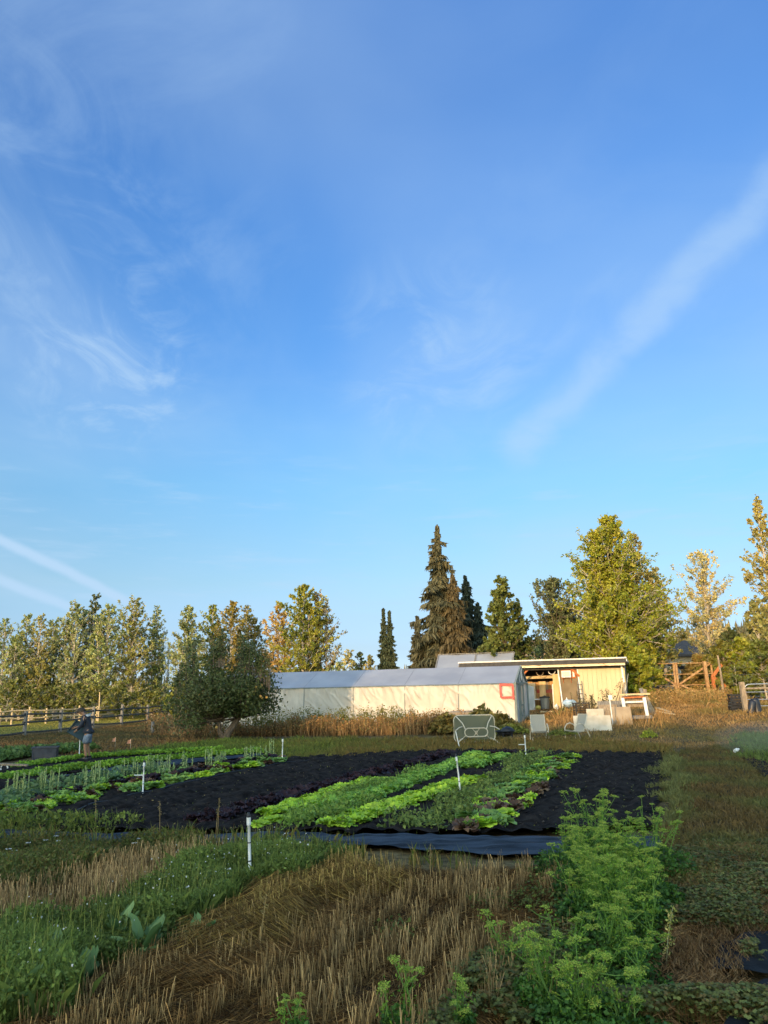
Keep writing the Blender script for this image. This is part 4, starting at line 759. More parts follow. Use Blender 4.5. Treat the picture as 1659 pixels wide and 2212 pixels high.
# the tree line behind the viewer that keeps the garden in shade
def shade_h(s):
    lo_, mid_, hi_ = 13.0, 12.4, 17.2
    return np.where(s < -33, 13.3, np.where(s < -19.9, hi_, np.where(s < -15, mid_, np.where(s < -7, lo_, lo_+.3))))+.5*(vnoise(s*.9, s*0, 91)-.5)+.5*(vnoise(s*3.1, s*0, 92)-.5)
q_ = np.array([K[1], -K[0]]); n = 26000; s = rng.uniform(-95, 75, n); hgt = shade_h(s); z = hgt*rng.random(n)**.8; p = np.outer(s, q_)-K*45+rng.normal(0, .5, (n, 1))*K; mb = MB()
leaves(mb, np.column_stack([p, z]), rng.uniform(.5, 1.3, n), pal(n, *DKG), aspect=.9, nb=np.tile([K[0], K[1], 0], (n, 1)), bias=1.4)
for s_ in np.arange(-94, 75, 2.2):
    c_ = s_*q_-K*45; hs = float(shade_h(np.array([s_]))[()])
    tube(mb, [[c_[0], c_[1], 0], [c_[0], c_[1], hs*.85]], [.22, .05], 6, (.06, .045, .03))
setting('treeline', mb, m_leaf, 'stuff', 'dense row of tall trees standing behind the garden towards the sun', 'trees')
# ------------------------------------------------------------------ rail fences
def fence(name, label, posts, hgt, rails, m_post, m_rail, post_w=.13, rail_r=.055, tops=None):
    t_ = thing(name, label, 'fence', posts[0]); b = np.array(posts[0])
    for i, p in enumerate(posts):
        mb = MB(); h = hgt*(1+rng.uniform(-.05, .08)); q = np.array(p)-b; tube(mb, [q-[0, 0, .2], q+[0, 0, h*.5], q+[rng.normal(0, .02), 0, h]], [post_w/2*1.1, post_w/2, post_w/2*.95], 8); part('post', mb, m_post, t_)
    for i in range(len(posts)-1):
        for z in rails:
            p, q = np.array(posts[i])-b, np.array(posts[i+1])-b; d = (q-p)/np.linalg.norm(q-p); a = z+rng.uniform(-.06, .06); e = z+rng.uniform(-.06, .06); mb = MB(); sg = np.array([0, -.09, 0])
            tube(mb, [p-d*.15+[0, 0, a]+sg, (p+q)/2+[0, 0, (a+e)/2-.02]+sg, q+d*.15+[0, 0, e]+sg], rail_r*rng.uniform(.9, 1.1), 6); part('rail', mb, m_rail, t_)
    return t_
m_rail = mat('dark_rail', (.06, .055, .047), (.11, .10, .085), scale=4, rough=.9)
near_posts = [P(-12, 1600), P(52, 1591.5), P(129, 1583.5), P(200, 1573), P(262, 1567.5), P(318, 1562), P(365.5, 1552)]
fence('rail_fence', 'near post and rail fence with dark rails and grey posts', near_posts, 1.36, (.22, .72, 1.16), m_grey, m_rail, .2)
far_posts = [G(x, Y) for x, Y in ((-30, 60.5), (5, 61.2), (30.5, 62), (67.5, 63), (104, 64), (139, 65.5), (175, 67), (213, 68), (255, 71), (291, 73), (335, 76), (390, 79))]
fence('rail_fence', 'far sunlit timber fence of pale stepped rails below the poplars', far_posts, 1.25, (.55, 1.08), m_new, m_new, .15)
for (px, py), hh, lb in (((329, 1584), .62, 'leftmost stubby grey post in the brown weeds'), ((374.5, 1580), .5, 'middle pale stubby post in the brown weeds'), ((397, 1577), .52, 'pale stubby post nearest the apple tree')):
    c = P(px, py); mb = MB(); tube(mb, [[0, 0, -.1], [.01, 0, hh*.5], [.0, 0, hh]], [.10, .095, .09], 9); box(mb, (0, 0, hh+.006), (.1, .1, .01)); solo('wooden_post', mb, m_grey, lb, 'post', c, 0, 'stubby posts in the brown weeds')
mb = MB(); tube(mb, [[0, 0, 0], [.02, 0, 1.3], [.0, 0, 2.4]], [.05, .05, .045], 7); solo('wooden_post', mb, m_new, 'thin sunlit pole rising above the far fence', 'post', G(216, 66))
mb = MB(); tube(mb, [[0, 0, 0], [.02, 0, 1.0], [.0, 0, 1.9]], [.05, .05, .045], 7); solo('wooden_post', mb, m_grey, 'thin grey pole beside the end of the near fence', 'post', G(370, 70))

# ------------------------------------------------------------------ person, seen from behind and the left, holding a dark tray
def skin_mesh(name, verts, edges, rad, m, parent, sub=2, root=0):
    me = bpy.data.meshes.new(name); me.from_pydata([tuple(v) for v in verts], edges, []); o = bpy.data.objects.new(name, me); C.objects.link(o)
    md = o.modifiers.new('skin', 'SKIN'); md.use_smooth_shade = True; s = o.modifiers.new('sub', 'SUBSURF'); s.levels = s.render_levels = sub
    for i, r in enumerate(rad): sv = me.skin_vertices[0].data[i]; sv.radius = (r, r) if np.isscalar(r) else r; sv.use_root = i == root
    dg = bpy.context.evaluated_depsgraph_get(); me2 = bpy.data.meshes.new_from_object(o.evaluated_get(dg)); bpy.data.objects.remove(o); bpy.data.meshes.remove(me)
    for p in me2.polygons: p.use_smooth = True
    me2.materials.clear(); o = link(name, me2, m, parent); o.name = name; return o
m_skin = mat('skin', (.27, .145, .085), (.32, .175, .10), scale=8, rough=.55); m_jack = mat('dark_jacket', (.014, .018, .027), (.03, .036, .05), scale=10, rough=.8, bump=.3)
m_short = mat('denim_shorts', (.12, .155, .20), (.19, .23, .28), scale=12, rough=.9, bump=.3); m_hair = mat('brown_hair', (.035, .026, .018), (.06, .045, .03), scale=20, rough=.8)
pc = P(187, 1643); pe = thing('person', 'person in dark hooded jacket and denim shorts bending over a dark tray', 'person', pc)
# x: to the left in the picture is forward (-x); y away from the viewer
J = dict(pel=(0, 0, .90), sp1=(-.02, 0, 1.05), sp2=(-.05, 0, 1.22), chest=(-.10, 0, 1.36), neck=(-.17, 0, 1.49), hd0=(-.24, 0, 1.54), hd1=(-.31, 0, 1.58), hd2=(-.35, 0, 1.62),
         shL=(-.12, -.17, 1.40), elL=(-.17, -.24, 1.13), wrL=(-.34, -.14, .98), haL=(-.40, -.10, .955), shR=(-.12, .17, 1.40), elR=(-.22, .23, 1.14), wrR=(-.42, .10, 1.08), haR=(-.48, .06, 1.07),
         hipL=(-.0, -.09, .86), knL=(-.05, -.10, .49), anL=(.02, -.10, .09), toL=(-.14, -.11, .04), hipR=(0, .09, .86), knR=(-.03, .10, .49), anR=(.05, .12, .09), toR=(-.11, .13, .04))
for s_, sg in (('L', -1), ('R', 1)):
    h0 = np.array(J['ha'+s_]); w0 = np.array(J['wr'+s_]); d = (h0-w0)/np.linalg.norm(h0-w0); sd = np.array([0, 0, 1.0])
    for k in range(4): a = h0+d*.035+sd*(.030-.02*k); J[f'f{k}a{s_}'] = a; J[f'f{k}b{s_}'] = a+d*(.045, .052, .048, .036)[k]; J[f'f{k}c{s_}'] = J[f'f{k}b{s_}']+d*.015+np.array([0, -sg*.03, -.008])
    J['tha'+s_] = w0+d*.03+sd*.035; J['thb'+s_] = J['tha'+s_]+d*.04+sd*.02
nm = list(J); ix = {k: i for i, k in enumerate(nm)}
E_ = [('pel', 'sp1'), ('sp1', 'sp2'), ('sp2', 'chest'), ('chest', 'neck'), ('neck', 'hd0'), ('hd0', 'hd1'), ('hd1', 'hd2')]
for s_ in 'LR':
    E_ += [('chest', 'sh'+s_), ('sh'+s_, 'el'+s_), ('el'+s_, 'wr'+s_), ('wr'+s_, 'ha'+s_), ('pel', 'hip'+s_), ('hip'+s_, 'kn'+s_), ('kn'+s_, 'an'+s_), ('an'+s_, 'to'+s_), ('wr'+s_, 'tha'+s_), ('tha'+s_, 'thb'+s_)]
    for k in range(4): E_ += [('ha'+s_, f'f{k}a{s_}'), (f'f{k}a{s_}', f'f{k}b{s_}'), (f'f{k}b{s_}', f'f{k}c{s_}')]
RAD = dict(pel=.13, sp1=.115, sp2=.125, chest=.13, neck=.055, hd0=.075, hd1=.095, hd2=.08, sh=.07, el=.045, wr=.03, ha=.032, hip=.095, kn=.06, an=.04, to=.04, tha=.011, thb=.009)
def rad(k): return RAD.get(k) or RAD.get(k[:-1]) or .0085
skin_mesh('body', [J[k] for k in nm], [(ix[a], ix[b]) for a, b in E_], [rad(k) for k in nm], m_skin, pe, 1, ix['pel'])
# face
mb = MB(); box(mb, (-.415, 0, 1.535), (.04, .03, .05), rotm(0, -.2, 0), taper=.6); part('nose', mb, m_skin, pe)
for y in (-.095, .095):
    mb = MB(); lathe(mb, [(0, -.03), (.02, -.02), (.024, .01), (.012, .032), (0, .035)], 8, (-.285, y, 1.585)); part('ear', mb, m_skin, pe)
    mb = MB(); lathe(mb, [(0, -.012), (.012, 0), (0, .012)], 8, (-.405, y*.38, 1.565)); part('eye', mb, m_dark, pe)
mb = MB(); box(mb, (-.375, 0, 1.50), (.01, .05, .012)); part('mouth', mb, mat('lips', (.20, .07, .05), rough=.5), pe)
mb = MB()
def cap(u, v): a = u*2*math.pi; f = v*1.75; rx = .122*np.sin(f+.03)*(1+.05*vnoise(u*14 % 14, v*9, 95)); return -.285+rx*np.cos(a)*1.05+.06*np.cos(f)*-1, rx*np.sin(a)*.92, 1.605+.112*np.cos(f)+.05*np.cos(a)*np.sin(f)+.006*vnoise(u*20 % 20, v*14, 96)
grid(mb, cap, 26, 12); part('hair', mb, m_hair, pe, smooth=True)
jv = {'a': (0, 0, .84), 'b': (-.01, 0, .95), 'c': (-.02, 0, 1.07), 'd': (-.05, 0, 1.22), 'e': (-.10, 0, 1.36), 'f': (-.155, 0, 1.455), 'g': (-.12, -.165, 1.40), 'h': (-.172, -.243, 1.13), 'i': (-.32, -.155, .995), 'k': (-.12, .165, 1.40), 'l': (-.222, .233, 1.14), 'm': (-.395, .115, 1.085), 'n': (.0, -.04, 1.41)}
jn = list(jv); jx = {k: i for i, k in enumerate(jn)}
skin_mesh('jacket', [jv[k] for k in jn], [(jx[a], jx[b]) for a, b in ('ab', 'bc', 'cd', 'de', 'ef', 'eg', 'gh', 'hi', 'ek', 'kl', 'lm')] , [.15, .155, .142, .15, .155, .085, .088, .064, .048, .088, .064, .048, .05], m_jack, pe, 1, jx['c'])
mb = MB()
def hood(u, v): a = u*2*math.pi; return -.09+.115*np.cos(a)*(1-.2*v)+.06*v, .13*np.sin(a), 1.43+.07*v+.045*np.cos(a)*v+.02*np.sin(v*3)
grid(mb, hood, 20, 6); part('hood', mb, mat('pale_lining', (.62, .66, .70), (.72, .75, .78), scale=10, rough=.8), pe, smooth=True)
sv = {'a': (0, 0, .92), 'b': (.0, 0, .84), 'c': (-.01, -.10, .76), 'd': (-.045, -.11, .53), 'e': (.0, .10, .76), 'f': (-.02, .11, .53)}; sn = list(sv); sxx = {k: i for i, k in enumerate(sn)}
skin_mesh('shorts', [sv[k] for k in sn], [(sxx[a], sxx[b]) for a, b in ('ab', 'bc', 'cd', 'be', 'ef')], [.15, .15, .115, .108, .115, .108], m_short, pe, 1, 1)
mb = MB(); tube(mb, [(-.13, -.08, .93), (-.06, -.14, .92), (.06, -.13, .92), (.13, -.04, .93), (.15, .05, .93)], [.04, .05, .05, .06, .05], 8); part('waist_bundle', mb, m_jack, pe, 'dark garment tied round the waist', smooth=True)
for s_ in 'LR':
    a, t_ = np.array(J['an'+s_]), np.array(J['to'+s_]); mb = MB()
    grid(mb, lambda u, v: (a[0]+.07-.30*v, a[1]+(.052+.012*np.sin(v*5))*np.sin(np.pi*v*.92+.2)**.4*np.cos(u*math.pi*2), .052+(.055*(1-.45*v))*np.sin(u*math.pi*2)), 14, 10); tube(mb, [(a[0]+.01, a[1], .06), (a[0]+.0, a[1], .15)], [.058, .052], 9); part('shoe', mb, m_black, pe, smooth=True)
tr_ = thing('seedling_tray', 'dark teal tray held tilted against the person', 'tray', pc+np.array([-.36, .14, .96]))
m_teal = mat('teal_plastic', (.008, .034, .046), (.013, .046, .06), scale=5, rough=.5); Rt = rotm(R(74), R(32), R(12))
mb = MB(); box(mb, (0, 0, 0), (.60, .46, .025), Rt); part('tray_base', mb, m_teal, tr_)
for c_, s_ in (((0, .23, .05), (.60, .02, .10)), ((0, -.23, .05), (.60, .02, .10)), ((.30, 0, .05), (.02, .48, .10)), ((-.30, 0, .05), (.02, .48, .10))):
    mb = MB(); box(mb, Rt @ np.array(c_), s_, Rt); part('tray_wall', mb, m_teal, tr_)
# tote and flags
c = P(97, 1640); tt = thing('storage_tote', 'dark grey blue plastic tote on the soil near the person', 'tote', c, R(14)); m_tote = mat('slate_plastic', (.03, .036, .05), (.055, .064, .08), scale=6, rough=.5)
mb = MB(); w, d, h = .80, .5, .40
for sgn in (-1, 1): box(mb, (sgn*(w/2-.03), 0, h/2), (.025, d, h), rotm(0, sgn*.1, 0)); box(mb, (0, sgn*(d/2-.03), h/2), (w-.02, .025, h), rotm(-sgn*.1, 0, 0))
box(mb, (0, 0, .02), (w-.08, d-.08, .03)); part('body', mb, m_tote, tt)
mb = MB()
for sgn in (-1, 1): box(mb, (0, sgn*d/2, h), (w+.06, .05, .04)); box(mb, (sgn*w/2, 0, h), (.05, d-.03, .04))
part('rim', mb, m_tote, tt)
m_flag = mat('salmon_flag', (.55, .26, .16), (.62, .32, .20), scale=9, rough=.6, trans=.3)
for (px, py), lb in (((281, 1620), 'small salmon marker flag just right of the person'), ((372*.667, 1615), 'small salmon marker flag standing alone in the brown grass')):
    c = P(px if px < 282 else 248, py); f = thing('marker_flag', lb, 'flag', c, 0, 'salmon marker flags'); mb = MB(); tube(mb, [(0, 0, 0), (.01, 0, .42)], .006, 5); part('stake', mb, m_galv, f)
    mb = MB(); grid(mb, lambda u, v: (.01-.15*u*(1-.3*v), .02*np.sin(u*4), .24+.17*v*(1-.3*u)), 6, 5); part('flag', mb, m_flag, f)
c = P(18, 1668); wb = thing('wooden_plank', 'pale weathered plank lying at the left edge by the low green rows', 'plank', c+np.array([0, 0, .16])); mb = MB(); bar(mb, (-1.0, -.1, .12), (.55, 0, .02), .12, .05); part('board', mb, m_wood, wb)
mb = MB(); th = np.linspace(0, 3.6, 10); tube(mb, np.stack([-.1+.1*np.cos(th), -.06+0*th, -.05+.12*np.sin(th)], 1), .02, 6); part('hook', mb, m_pvc, wb)

# ------------------------------------------------------------------ white riser stakes
def riser(px, py, h, label, lean=(0, 0), bands=2, side=False):
    c = P(px, py); t_ = thing('irrigation_riser', label, 'riser', c, 0, 'white irrigation risers'); mb = MB(); r = .017; L_ = np.array([lean[0], lean[1], h]); tube(mb, [(0, 0, -.1), L_*.5, L_*.93], r, 10); part('pipe', mb, m_pvc, t_, smooth=True)
    mb = MB(); tube(mb, [L_*.86, L_*.97], r*1.45, 10); part('coupling', mb, m_pvc, t_); mb = MB(); tube(mb, [L_*.96, L_*.99, L_*1.04], [r*1.2, r*1.5, r*.8], 8); part('sprinkler_head', mb, m_black, t_)
    for k in range(bands): mb = MB(); tube(mb, [L_*(.34+.26*k), L_*(.355+.26*k)], r*1.25, 10); part('band', mb, m_black, t_)
    if side: mb = MB(); tube(mb, [L_*.6, L_*.6+np.array([-.2, 0, .0])], .012, 6); part('side_arm', mb, m_pvc, t_)
riser(541, 1913, .74, 'nearest white riser with two black bands in the green weeds', (-.035, 0)); riser(996, 1718, .77, 'leaning white riser among the bright lettuce rows', (-.07, 0), 1); riser(1137, 1641, .72, 'white riser with side arm behind the mixed lettuce', (-.01, 0), 1, True)
riser(308, 1719, .70, 'white riser in the mixed lettuce on the left', (0, 0), 1, True); riser(609.5, 1651, .75, 'white riser at the far end of the left lettuce strip', (.01, 0), 1); riser(171, 1636, .76, 'white riser standing in front of the person', (-.02, 0), 0)
c = P(993, 1617); mb = MB(); tube(mb, [(0, 0, 0), (-.12, 0, .6)], .018, 8); solo('pipe', mb, m_pvc, 'short leaning pale pipe under the tipped glass table', 'pipe', c)
c = P(1588, 1630); mb = MB(); lathe(mb, [(0, 0), (.05, 0), (.055, .03), (.055, .12), (.03, .16), (.025, .2), (0, .2)], 10); mb.V[0] = mb.V[0] @ rotm(0, R(75), .5).T; solo('bottle', mb, m_pvc, 'white plastic bottle lying at the edge of the right hand path', 'bottle', c+np.array([0, 0, .1]))

# ------------------------------------------------------------------ glass table on its side, chairs, fire pit, bench
tc_ = P(1026, 1606); tt = thing('glass_table', 'patio table tipped on its side with frosted glass top', 'table', tc_, R(4)); m_frame = mat('beige_enamel', (.48, .43, .32), (.56, .50, .38), scale=8, rough=.4)
gm, nt, b, out = nodes('frosted_glass'); b.inputs['Base Color'].default_value = (.13, .14, .09, 1); b.inputs['Roughness'].default_value = .35; b.inputs['Alpha'].default_value = .8
W2, H2 = .80, .50
def rr(w, h, r, n=7):
    o = []
    for cx_, cz_, a0 in ((w-r, h-r, 0), (-w+r, h-r, 90), (-w+r, -h+r, 180), (w-r, -h+r, 270)):
        for k in range(n): a = R(a0+90*k/(n-1)); o.append((cx_+r*math.cos(a), 0, cz_+r*math.sin(a)))
    return np.array(o)
edge = rr(W2, H2, .2); mb = MB(); k = len(edge); mb.add(np.concatenate([edge*.985+[0, .006, .56], edge*.985+[0, -.006, .56]]), [np.arange(k)[None], (np.arange(k)+k)[None, ::-1]]); part('glass_top', mb, gm, tt)
mb = MB(); tube(mb, edge+[0, 0, .56], .022, 6, closed=True); part('rim', mb, m_frame, tt)
mb = MB(); tube(mb, rr(.44, .155, .15)+[-.02, -.5, .44], .022, 6, closed=True); part('leg_hoop', mb, m_frame, tt)
mb = MB(); tube(mb, [(-.16, -.48, .58), (.06, -.48, .30)], .01, 5); tube(mb, [(.12, -.48, .58), (-.12, -.48, .30)], .01, 5); th = np.linspace(0, 2*math.pi, 12, endpoint=False); tube(mb, np.stack([-.02+.045*np.cos(th), -.49+0*th, .44+.045*np.sin(th)], 1), .01, 5, closed=True); part('cross_wire', mb, m_frame, tt)
for sx_, sz_ in ((-1, 1), (1, 1), (-1, -1), (1, -1)):
    a = np.array([-.02+sx_*.40, -.5, .44+sz_*.10]); e = np.array([sx_*.70, -.03, .56+sz_*.46]); mb = MB(); tube(mb, [a, (a+e)/2+[-.05*sx_, -.05, 0], e], .02, 6)
    q = a+np.array([sx_*.14, -.02, sz_*.12]); f = q+np.array([sx_*.30, -.30, -.12 if sz_ > 0 else -.22]); tube(mb, [q, (q+f)/2+[0, -.05, .04], f], .02, 6); part('leg', mb, m_frame, tt)
m_sling = mat('sling_mesh', (.38, .35, .28), (.46, .42, .34), scale=60, rough=.7, trans=.25)
def chair(px, py, rz, label):
    c = P(px, py); t_ = thing('patio_chair', label, 'chair', c, rz, 'patio chairs with pale sling seats')   # faces -y
    mb = MB(); grid(mb, lambda u, v: (-.25+.5*u, -.28+.5*v, .40-.05*np.sin(v*3.1)-.05*v), 6, 8); part('seat', mb, m_sling, t_)
    mb = MB(); grid(mb, lambda u, v: (-.25+.5*u, .2+.26*v+.03*np.sin(v*3.14), .35+.64*v), 6, 10); part('backrest', mb, m_sling, t_)
    for s in (-1, 1):
        x = s*.27; mb = MB(); tube(mb, [(x, -.28, .40), (x, .0, .365), (x, .21, .35), (x, .33, .65), (x, .46, 1.0)], .02, 6); part('side_frame', mb, m_frame, t_)
        mb = MB(); x = s*.31; tube(mb, [(x, -.22, 0), (x, -.24, .30), (x, -.22, .50), (x, -.12, .62), (x, .05, .66), (x, .2, .60), (x, .34, .40), (x, .46, .18), (x, .52, 0)], .022, 7); part('arm_leg', mb, m_frame, t_, smooth=True)
    for a, b_ in (((-.31, -.2, .37), (.31, -.2, .37)), ((-.31, .36, .36), (.31, .36, .36)), ((-.27, .46, .99), (.27, .46, .99))): mb = MB(); bar(mb, a, b_, .026, .026); part('stretcher', mb, m_frame, t_)
    return t_
chair(1167, 1602, R(-3), 'pale sling patio chair facing the garden squarely'); chair(1243, 1600, R(-64), 'pale sling patio chair turned sideways to the left')
c = P(1092, 1597); fp = thing('fire_pit', 'black round fire pit on thin legs beside the glass table', 'fire pit', c)
mb = MB(); lathe(mb, [(.34, .30), (.42, .33), (.36, .32), (.30, .22), (.15, .14), (0, .12), (0, .10), (.17, .12), (.32, .21), (.345, .29)], 24); part('bowl', mb, m_black, fp)
mb = MB(); tube(mb, np.stack([.42*np.cos(np.linspace(0, 6.28, 24, endpoint=False)), .42*np.sin(np.linspace(0, 6.28, 24, endpoint=False)), 0*np.linspace(0, 1, 24)+.33], 1), .014, 5, closed=True); part('rim', mb, m_black, fp)
for a in (.5, 2.6, 4.3, 5.4): mb = MB(); bar(mb, (.32*math.cos(a), .32*math.sin(a), .28), (.38*math.cos(a), .38*math.sin(a), 0), .03, .03); part('leg', mb, m_black, fp)
mb = MB()
def dome(u, v): a = u*6.2832; r = .27*np.cos(v*1.5); return .1+r*np.cos(a), r*np.sin(a), .30+.18*np.sin(v*1.5)+.04*vnoise(u*6 % 6, v*5, 97)
grid(mb, dome, 18, 7); part('ash_heap', mb, m_black, fp, smooth=True)
c = G(1010, 37.4)+np.array([0, 0, -.02]); bw = thing('potting_bench', 'rough wooden bench with a pale board on top against the greenhouse', 'bench', c, RZ)
mb = MB(); box(mb, (.0, 0, .95), (1.75, .7, .08), rotm(0, R(-1.5), 0)); part('bench_top', mb, m_grey, bw); mb = MB(); box(mb, (.45, -.3, .93), (1.0, .08, .14), rotm(0, R(-1.5), 0)); part('pale_board', mb, m_new, bw); mb = MB(); box(mb, (0, -.36, .86), (1.74, .03, .12)); part('apron', mb, m_wood, bw)
for x in (-.8, .8):
    for y in (-.28, .28): mb = MB(); bar(mb, (x, y, -.02), (x, y, .9), .09, .09, (0, 1, 0)); part('leg', mb, m_grey, bw)
mb = MB(); bar(mb, (-.75, -.3, .15), (-.25, -.3, .85), .07, .04, (0, 1, 0)); part('brace', mb, m_grey, bw); mb = MB(); box(mb, (.25, -.2, .42), (.9, .04, .75)); part('panel', mb, m_roof, bw)
# squash vines, dark shrubs by the greenhouse end
def leafy_mound(name, label, px, Y, w, d, h, n, size, cols, cat='plant', m=None):
    c = G(px, Y); u = rng.random((n, 2)); a = u[:, 0]*6.28; r = np.sqrt(u[:, 1]); hz = h*(1-r**2*.7)*rng.uniform(.35, 1, n)*(.7+.6*vnoise(np.cos(a)*r*3+9, np.sin(a)*r*3+9, 98)); q = np.stack([np.cos(a)*r*w/2, np.sin(a)*r*d/2, hz], 1)
    t_ = thing(name, label, cat, c); mb = MB(); leaves(mb, q, size*rng.uniform(.6, 1.3, n), pal(n, *cols), aspect=.85, nb=np.tile([0, -.3, 1], (n, 1)), bias=.8); part('foliage', mb, m or m_leaf, t_)
    k = n//14; i = rng.integers(0, n, k); mb = MB(); b = q[i]*(.6, .6, 0); spikes(mb, b, q[i], .02, (.05, .06, .03)); part('stem', mb, m_dry, t_); return t_
SQ = [(.045, .055, .03), (.07, .075, .045), (.035, .045, .022)]
leafy_mound('squash_plant', 'dark drooping squash vines covering the wooden bench', 1040, 36.4, 2.0, 1.3, 1.15, 900, .24, SQ); leafy_mound('squash_plant', 'dark squash vines trailing to the greenhouse corner', 1075, 36.2, 1.9, 1.2, .85, 800, .24, SQ); leafy_mound('leafy_plant', 'dark weedy mound left of the glass table', 962, 36.6, 1.7, 1.2, .95, 800, .2, [(.06, .06, .03), (.09, .075, .035), (.05, .055, .025)])
leafy_mound('leafy_plant', 'low green weeds under the squash by the fire pit', 1100, 35, 1.6, 1.2, .45, 700, .12, [(.05, .075, .025), (.07, .09, .03)]); leafy_mound('leafy_plant', 'green weed clump between the two patio chairs', 1207, 33.5, 1.3, .8, .3, 500, .09, [(.05, .075, .025), (.07, .09, .03)]); leafy_mound('leafy_plant', 'bright green weed tuft in the dry yard', 1392, 31.5, .7, .6, .35, 300, .08, [(.12, .17, .03), (.10, .13, .03)])

# ------------------------------------------------------------------ leaning boards, wire basket, work frame
m_pale = mat('pale_panel', (.42, .37, .28), (.56, .50, .39), scale=2.5, rough=.7, detail=6)
def panel(px, py, w, h, rz, lean, m, label, name='panel', th=.03):
    c = P(px, py); mb = MB(); box(mb, (0, lean/2, h/2-.03), (w, th, h), rotm(-math.atan(lean/h), 0, 0)); return solo(name, mb, m, label, 'board', c, rz)
panel(1289, 1563, .82, .72, R(-4), .25, m_pale, 'pale square panel leaning above the low white board'); panel(1282, 1580, 1.6, .72, R(-9), .35, m_pale, 'low wide white board lying tilted in the dry grass'); panel(1318, 1560, .9, .85, R(2), .2, m_wood, 'brown board standing behind the white post')
panel(1345, 1566, .95, .85, R(-3), .25, mat('tan_panel', (.30, .22, .14), (.40, .31, .20), scale=2, rough=.7), 'tan board standing between white post and bench frame'); panel(1328, 1556, 1.5, .95, R(-4), .1, m_grey, 'grey boards stacked upright behind the others', 'boards')
c = P(1325, 1572); mb = MB(); tube(mb, [(0, 0, -.1), (-.06, 0, 1.25)], .028, 8); box(mb, (-.03, 0, 1.33), (.17, .05, .2)); solo('post', mb, m_white, 'thin white post with a small block on top among the boards', 'post', c)
c = P(1258, 1556); wb = thing('wire_basket', 'dark wire basket full of brown prunings left of the pale panel', 'basket', c); mb = MB()
for z in np.linspace(.02, .82, 8): tube(mb, rr(.36, .3, .06, 3)[:, [0, 2, 1]]+[0, 0, z], .01, 4, closed=True)
for k in range(18): e = rr(.36, .3, .06, 5)[:, [0, 2, 1]][k]; tube(mb, [e, e+[0, 0, .84]], .009, 4)
part('wire_cage', mb, m_dark, wb); n = 500; q = rng.uniform((-.32, -.26, .02), (.32, .26, .74), (n, 3)); mb = MB(); spikes(mb, q, q+rng.normal(0, .14, (n, 3)), .03, pal(n, (.12, .085, .05), (.06, .045, .03), (.20, .15, .09))); part('prunings', mb, m_dry, wb)
mb = MB(); bar(mb, (-.42, 0, .85), (.42, 0, .85), .06, .03); part('rail', mb, m_dark, wb)
c = P(1374, 1560); wf = thing('timber_bench', 'white legged timber frame bench standing in the dry grass', 'bench', c, R(-5))
mb = MB(); bar(mb, (-.72, 0, .22), (.72, 0, .24), .5, .14); part('lower_shelf', mb, m_grey, wf)
for x in (-.5, .5): mb = MB(); bar(mb, (x, -.18, .3), (x-.04, -.05, 1.12), .14, .10, (0, 1, 0)); part('leg', mb, m_white, wf)
for z, m_ in ((1.27, m_new), (.92, m_white), (1.13, m_orange)): mb = MB(); bar(mb, (-.68 if z > 1.2 else -.48, .02, z), (.75 if z > 1.2 else .48, .02, z+.02), .22 if z > 1.2 else .07, .08); part('rail', mb, m_, wf)
mb = MB(); box(mb, (.12, .30, .95), (1.05, .04, .5)); part('back_panel', mb, m_wood, wf); mb = MB(); bar(mb, (.66, .32, 0), (.62, .34, 1.5), .16, .05, (0, 1, 0)); part('post', mb, m_wood, wf)
for x in (-.55, .5): mb = MB(); bar(mb, (x, 0, -.1), (x, 0, .2), .07, .07, (0, 1, 0)); part('foot', mb, m_grey, wf)
for k, (a, b_, m_, lb) in enumerate((((1408, 1543), 1.3, m_grey, 'grey plank leaning right of the white legged frame'), ((1414, 1545), 1.1, m_wood, 'brown plank leaning furthest right of the white legged frame'))):
    c = P(*a); mb = MB(); bar(mb, (0, 0, 0), (-.35, .3, b_), .2, .035, (0, 1, 0)); solo('plank', mb, m_, lb, 'plank', c)
for (a, b_, lb) in (((1416, 1541), (1458, 1546), 'pale loose board lying in the weeds before the gate'), ((1420, 1534), (1448, 1541), 'shorter pale board lying across another before the gate')):
    p, q = P(*a), P(*b_); mb = MB(); bar(mb, (0, 0, .12), q-p+np.array([0, 0, .06]), .16, .04); solo('loose_board', mb, m_new, lb, 'board', p)

# ------------------------------------------------------------------ timber gate and its neighbours
m_gate = mat('gate_timber', (.30, .155, .06), (.46, .30, .15), scale=4, rough=.85, stretch=(3, 3, 1), bump=.3)
GY = 52.2; g0 = G(1462, GY); zt = 2.42
for s, px, lb in ((-1, 1460.5, 'left leaf of the timber gate partly behind maple leaves'), (1, 1466, 'right leaf of the timber gate with crossed diagonals')):
    c = G(px, GY); t_ = thing('timber_gate', lb, 'gate', c, R(-2)); w = 2.28
    for x in (0, s*w): mb = MB(); bar(mb, (x, 0, 0), (x, 0, zt), .13, .07, (0, 1, 0)); part('stile', mb, m_gate, t_)
    for z in (.34, .95, 1.66, 2.36): mb = MB(); bar(mb, (0, -.06, z), (s*w, -.06, z+.01), .10, .05, (0, 0, 1)); part('rail', mb, m_gate, t_)
    mb = MB(); bar(mb, (s*.06, -.12, 1.02), (s*w*.96, -.12, 2.32), .04, .12); part('diagonal', mb, m_gate, t_); mb = MB(); bar(mb, (s*.06, -.12, .98), (s*w*.92, -.12, .02), .04, .12); part('diagonal', mb, m_gate, t_)
c = G(1531, 51.6); mb = MB(); bar(mb, (0, 0, 0), (-.1, 0, 2.45), .2, .18, (0, 1, 0)); solo('gate_post', mb, m_gate, 'weathered post at the right end of the timber gate', 'post', c)
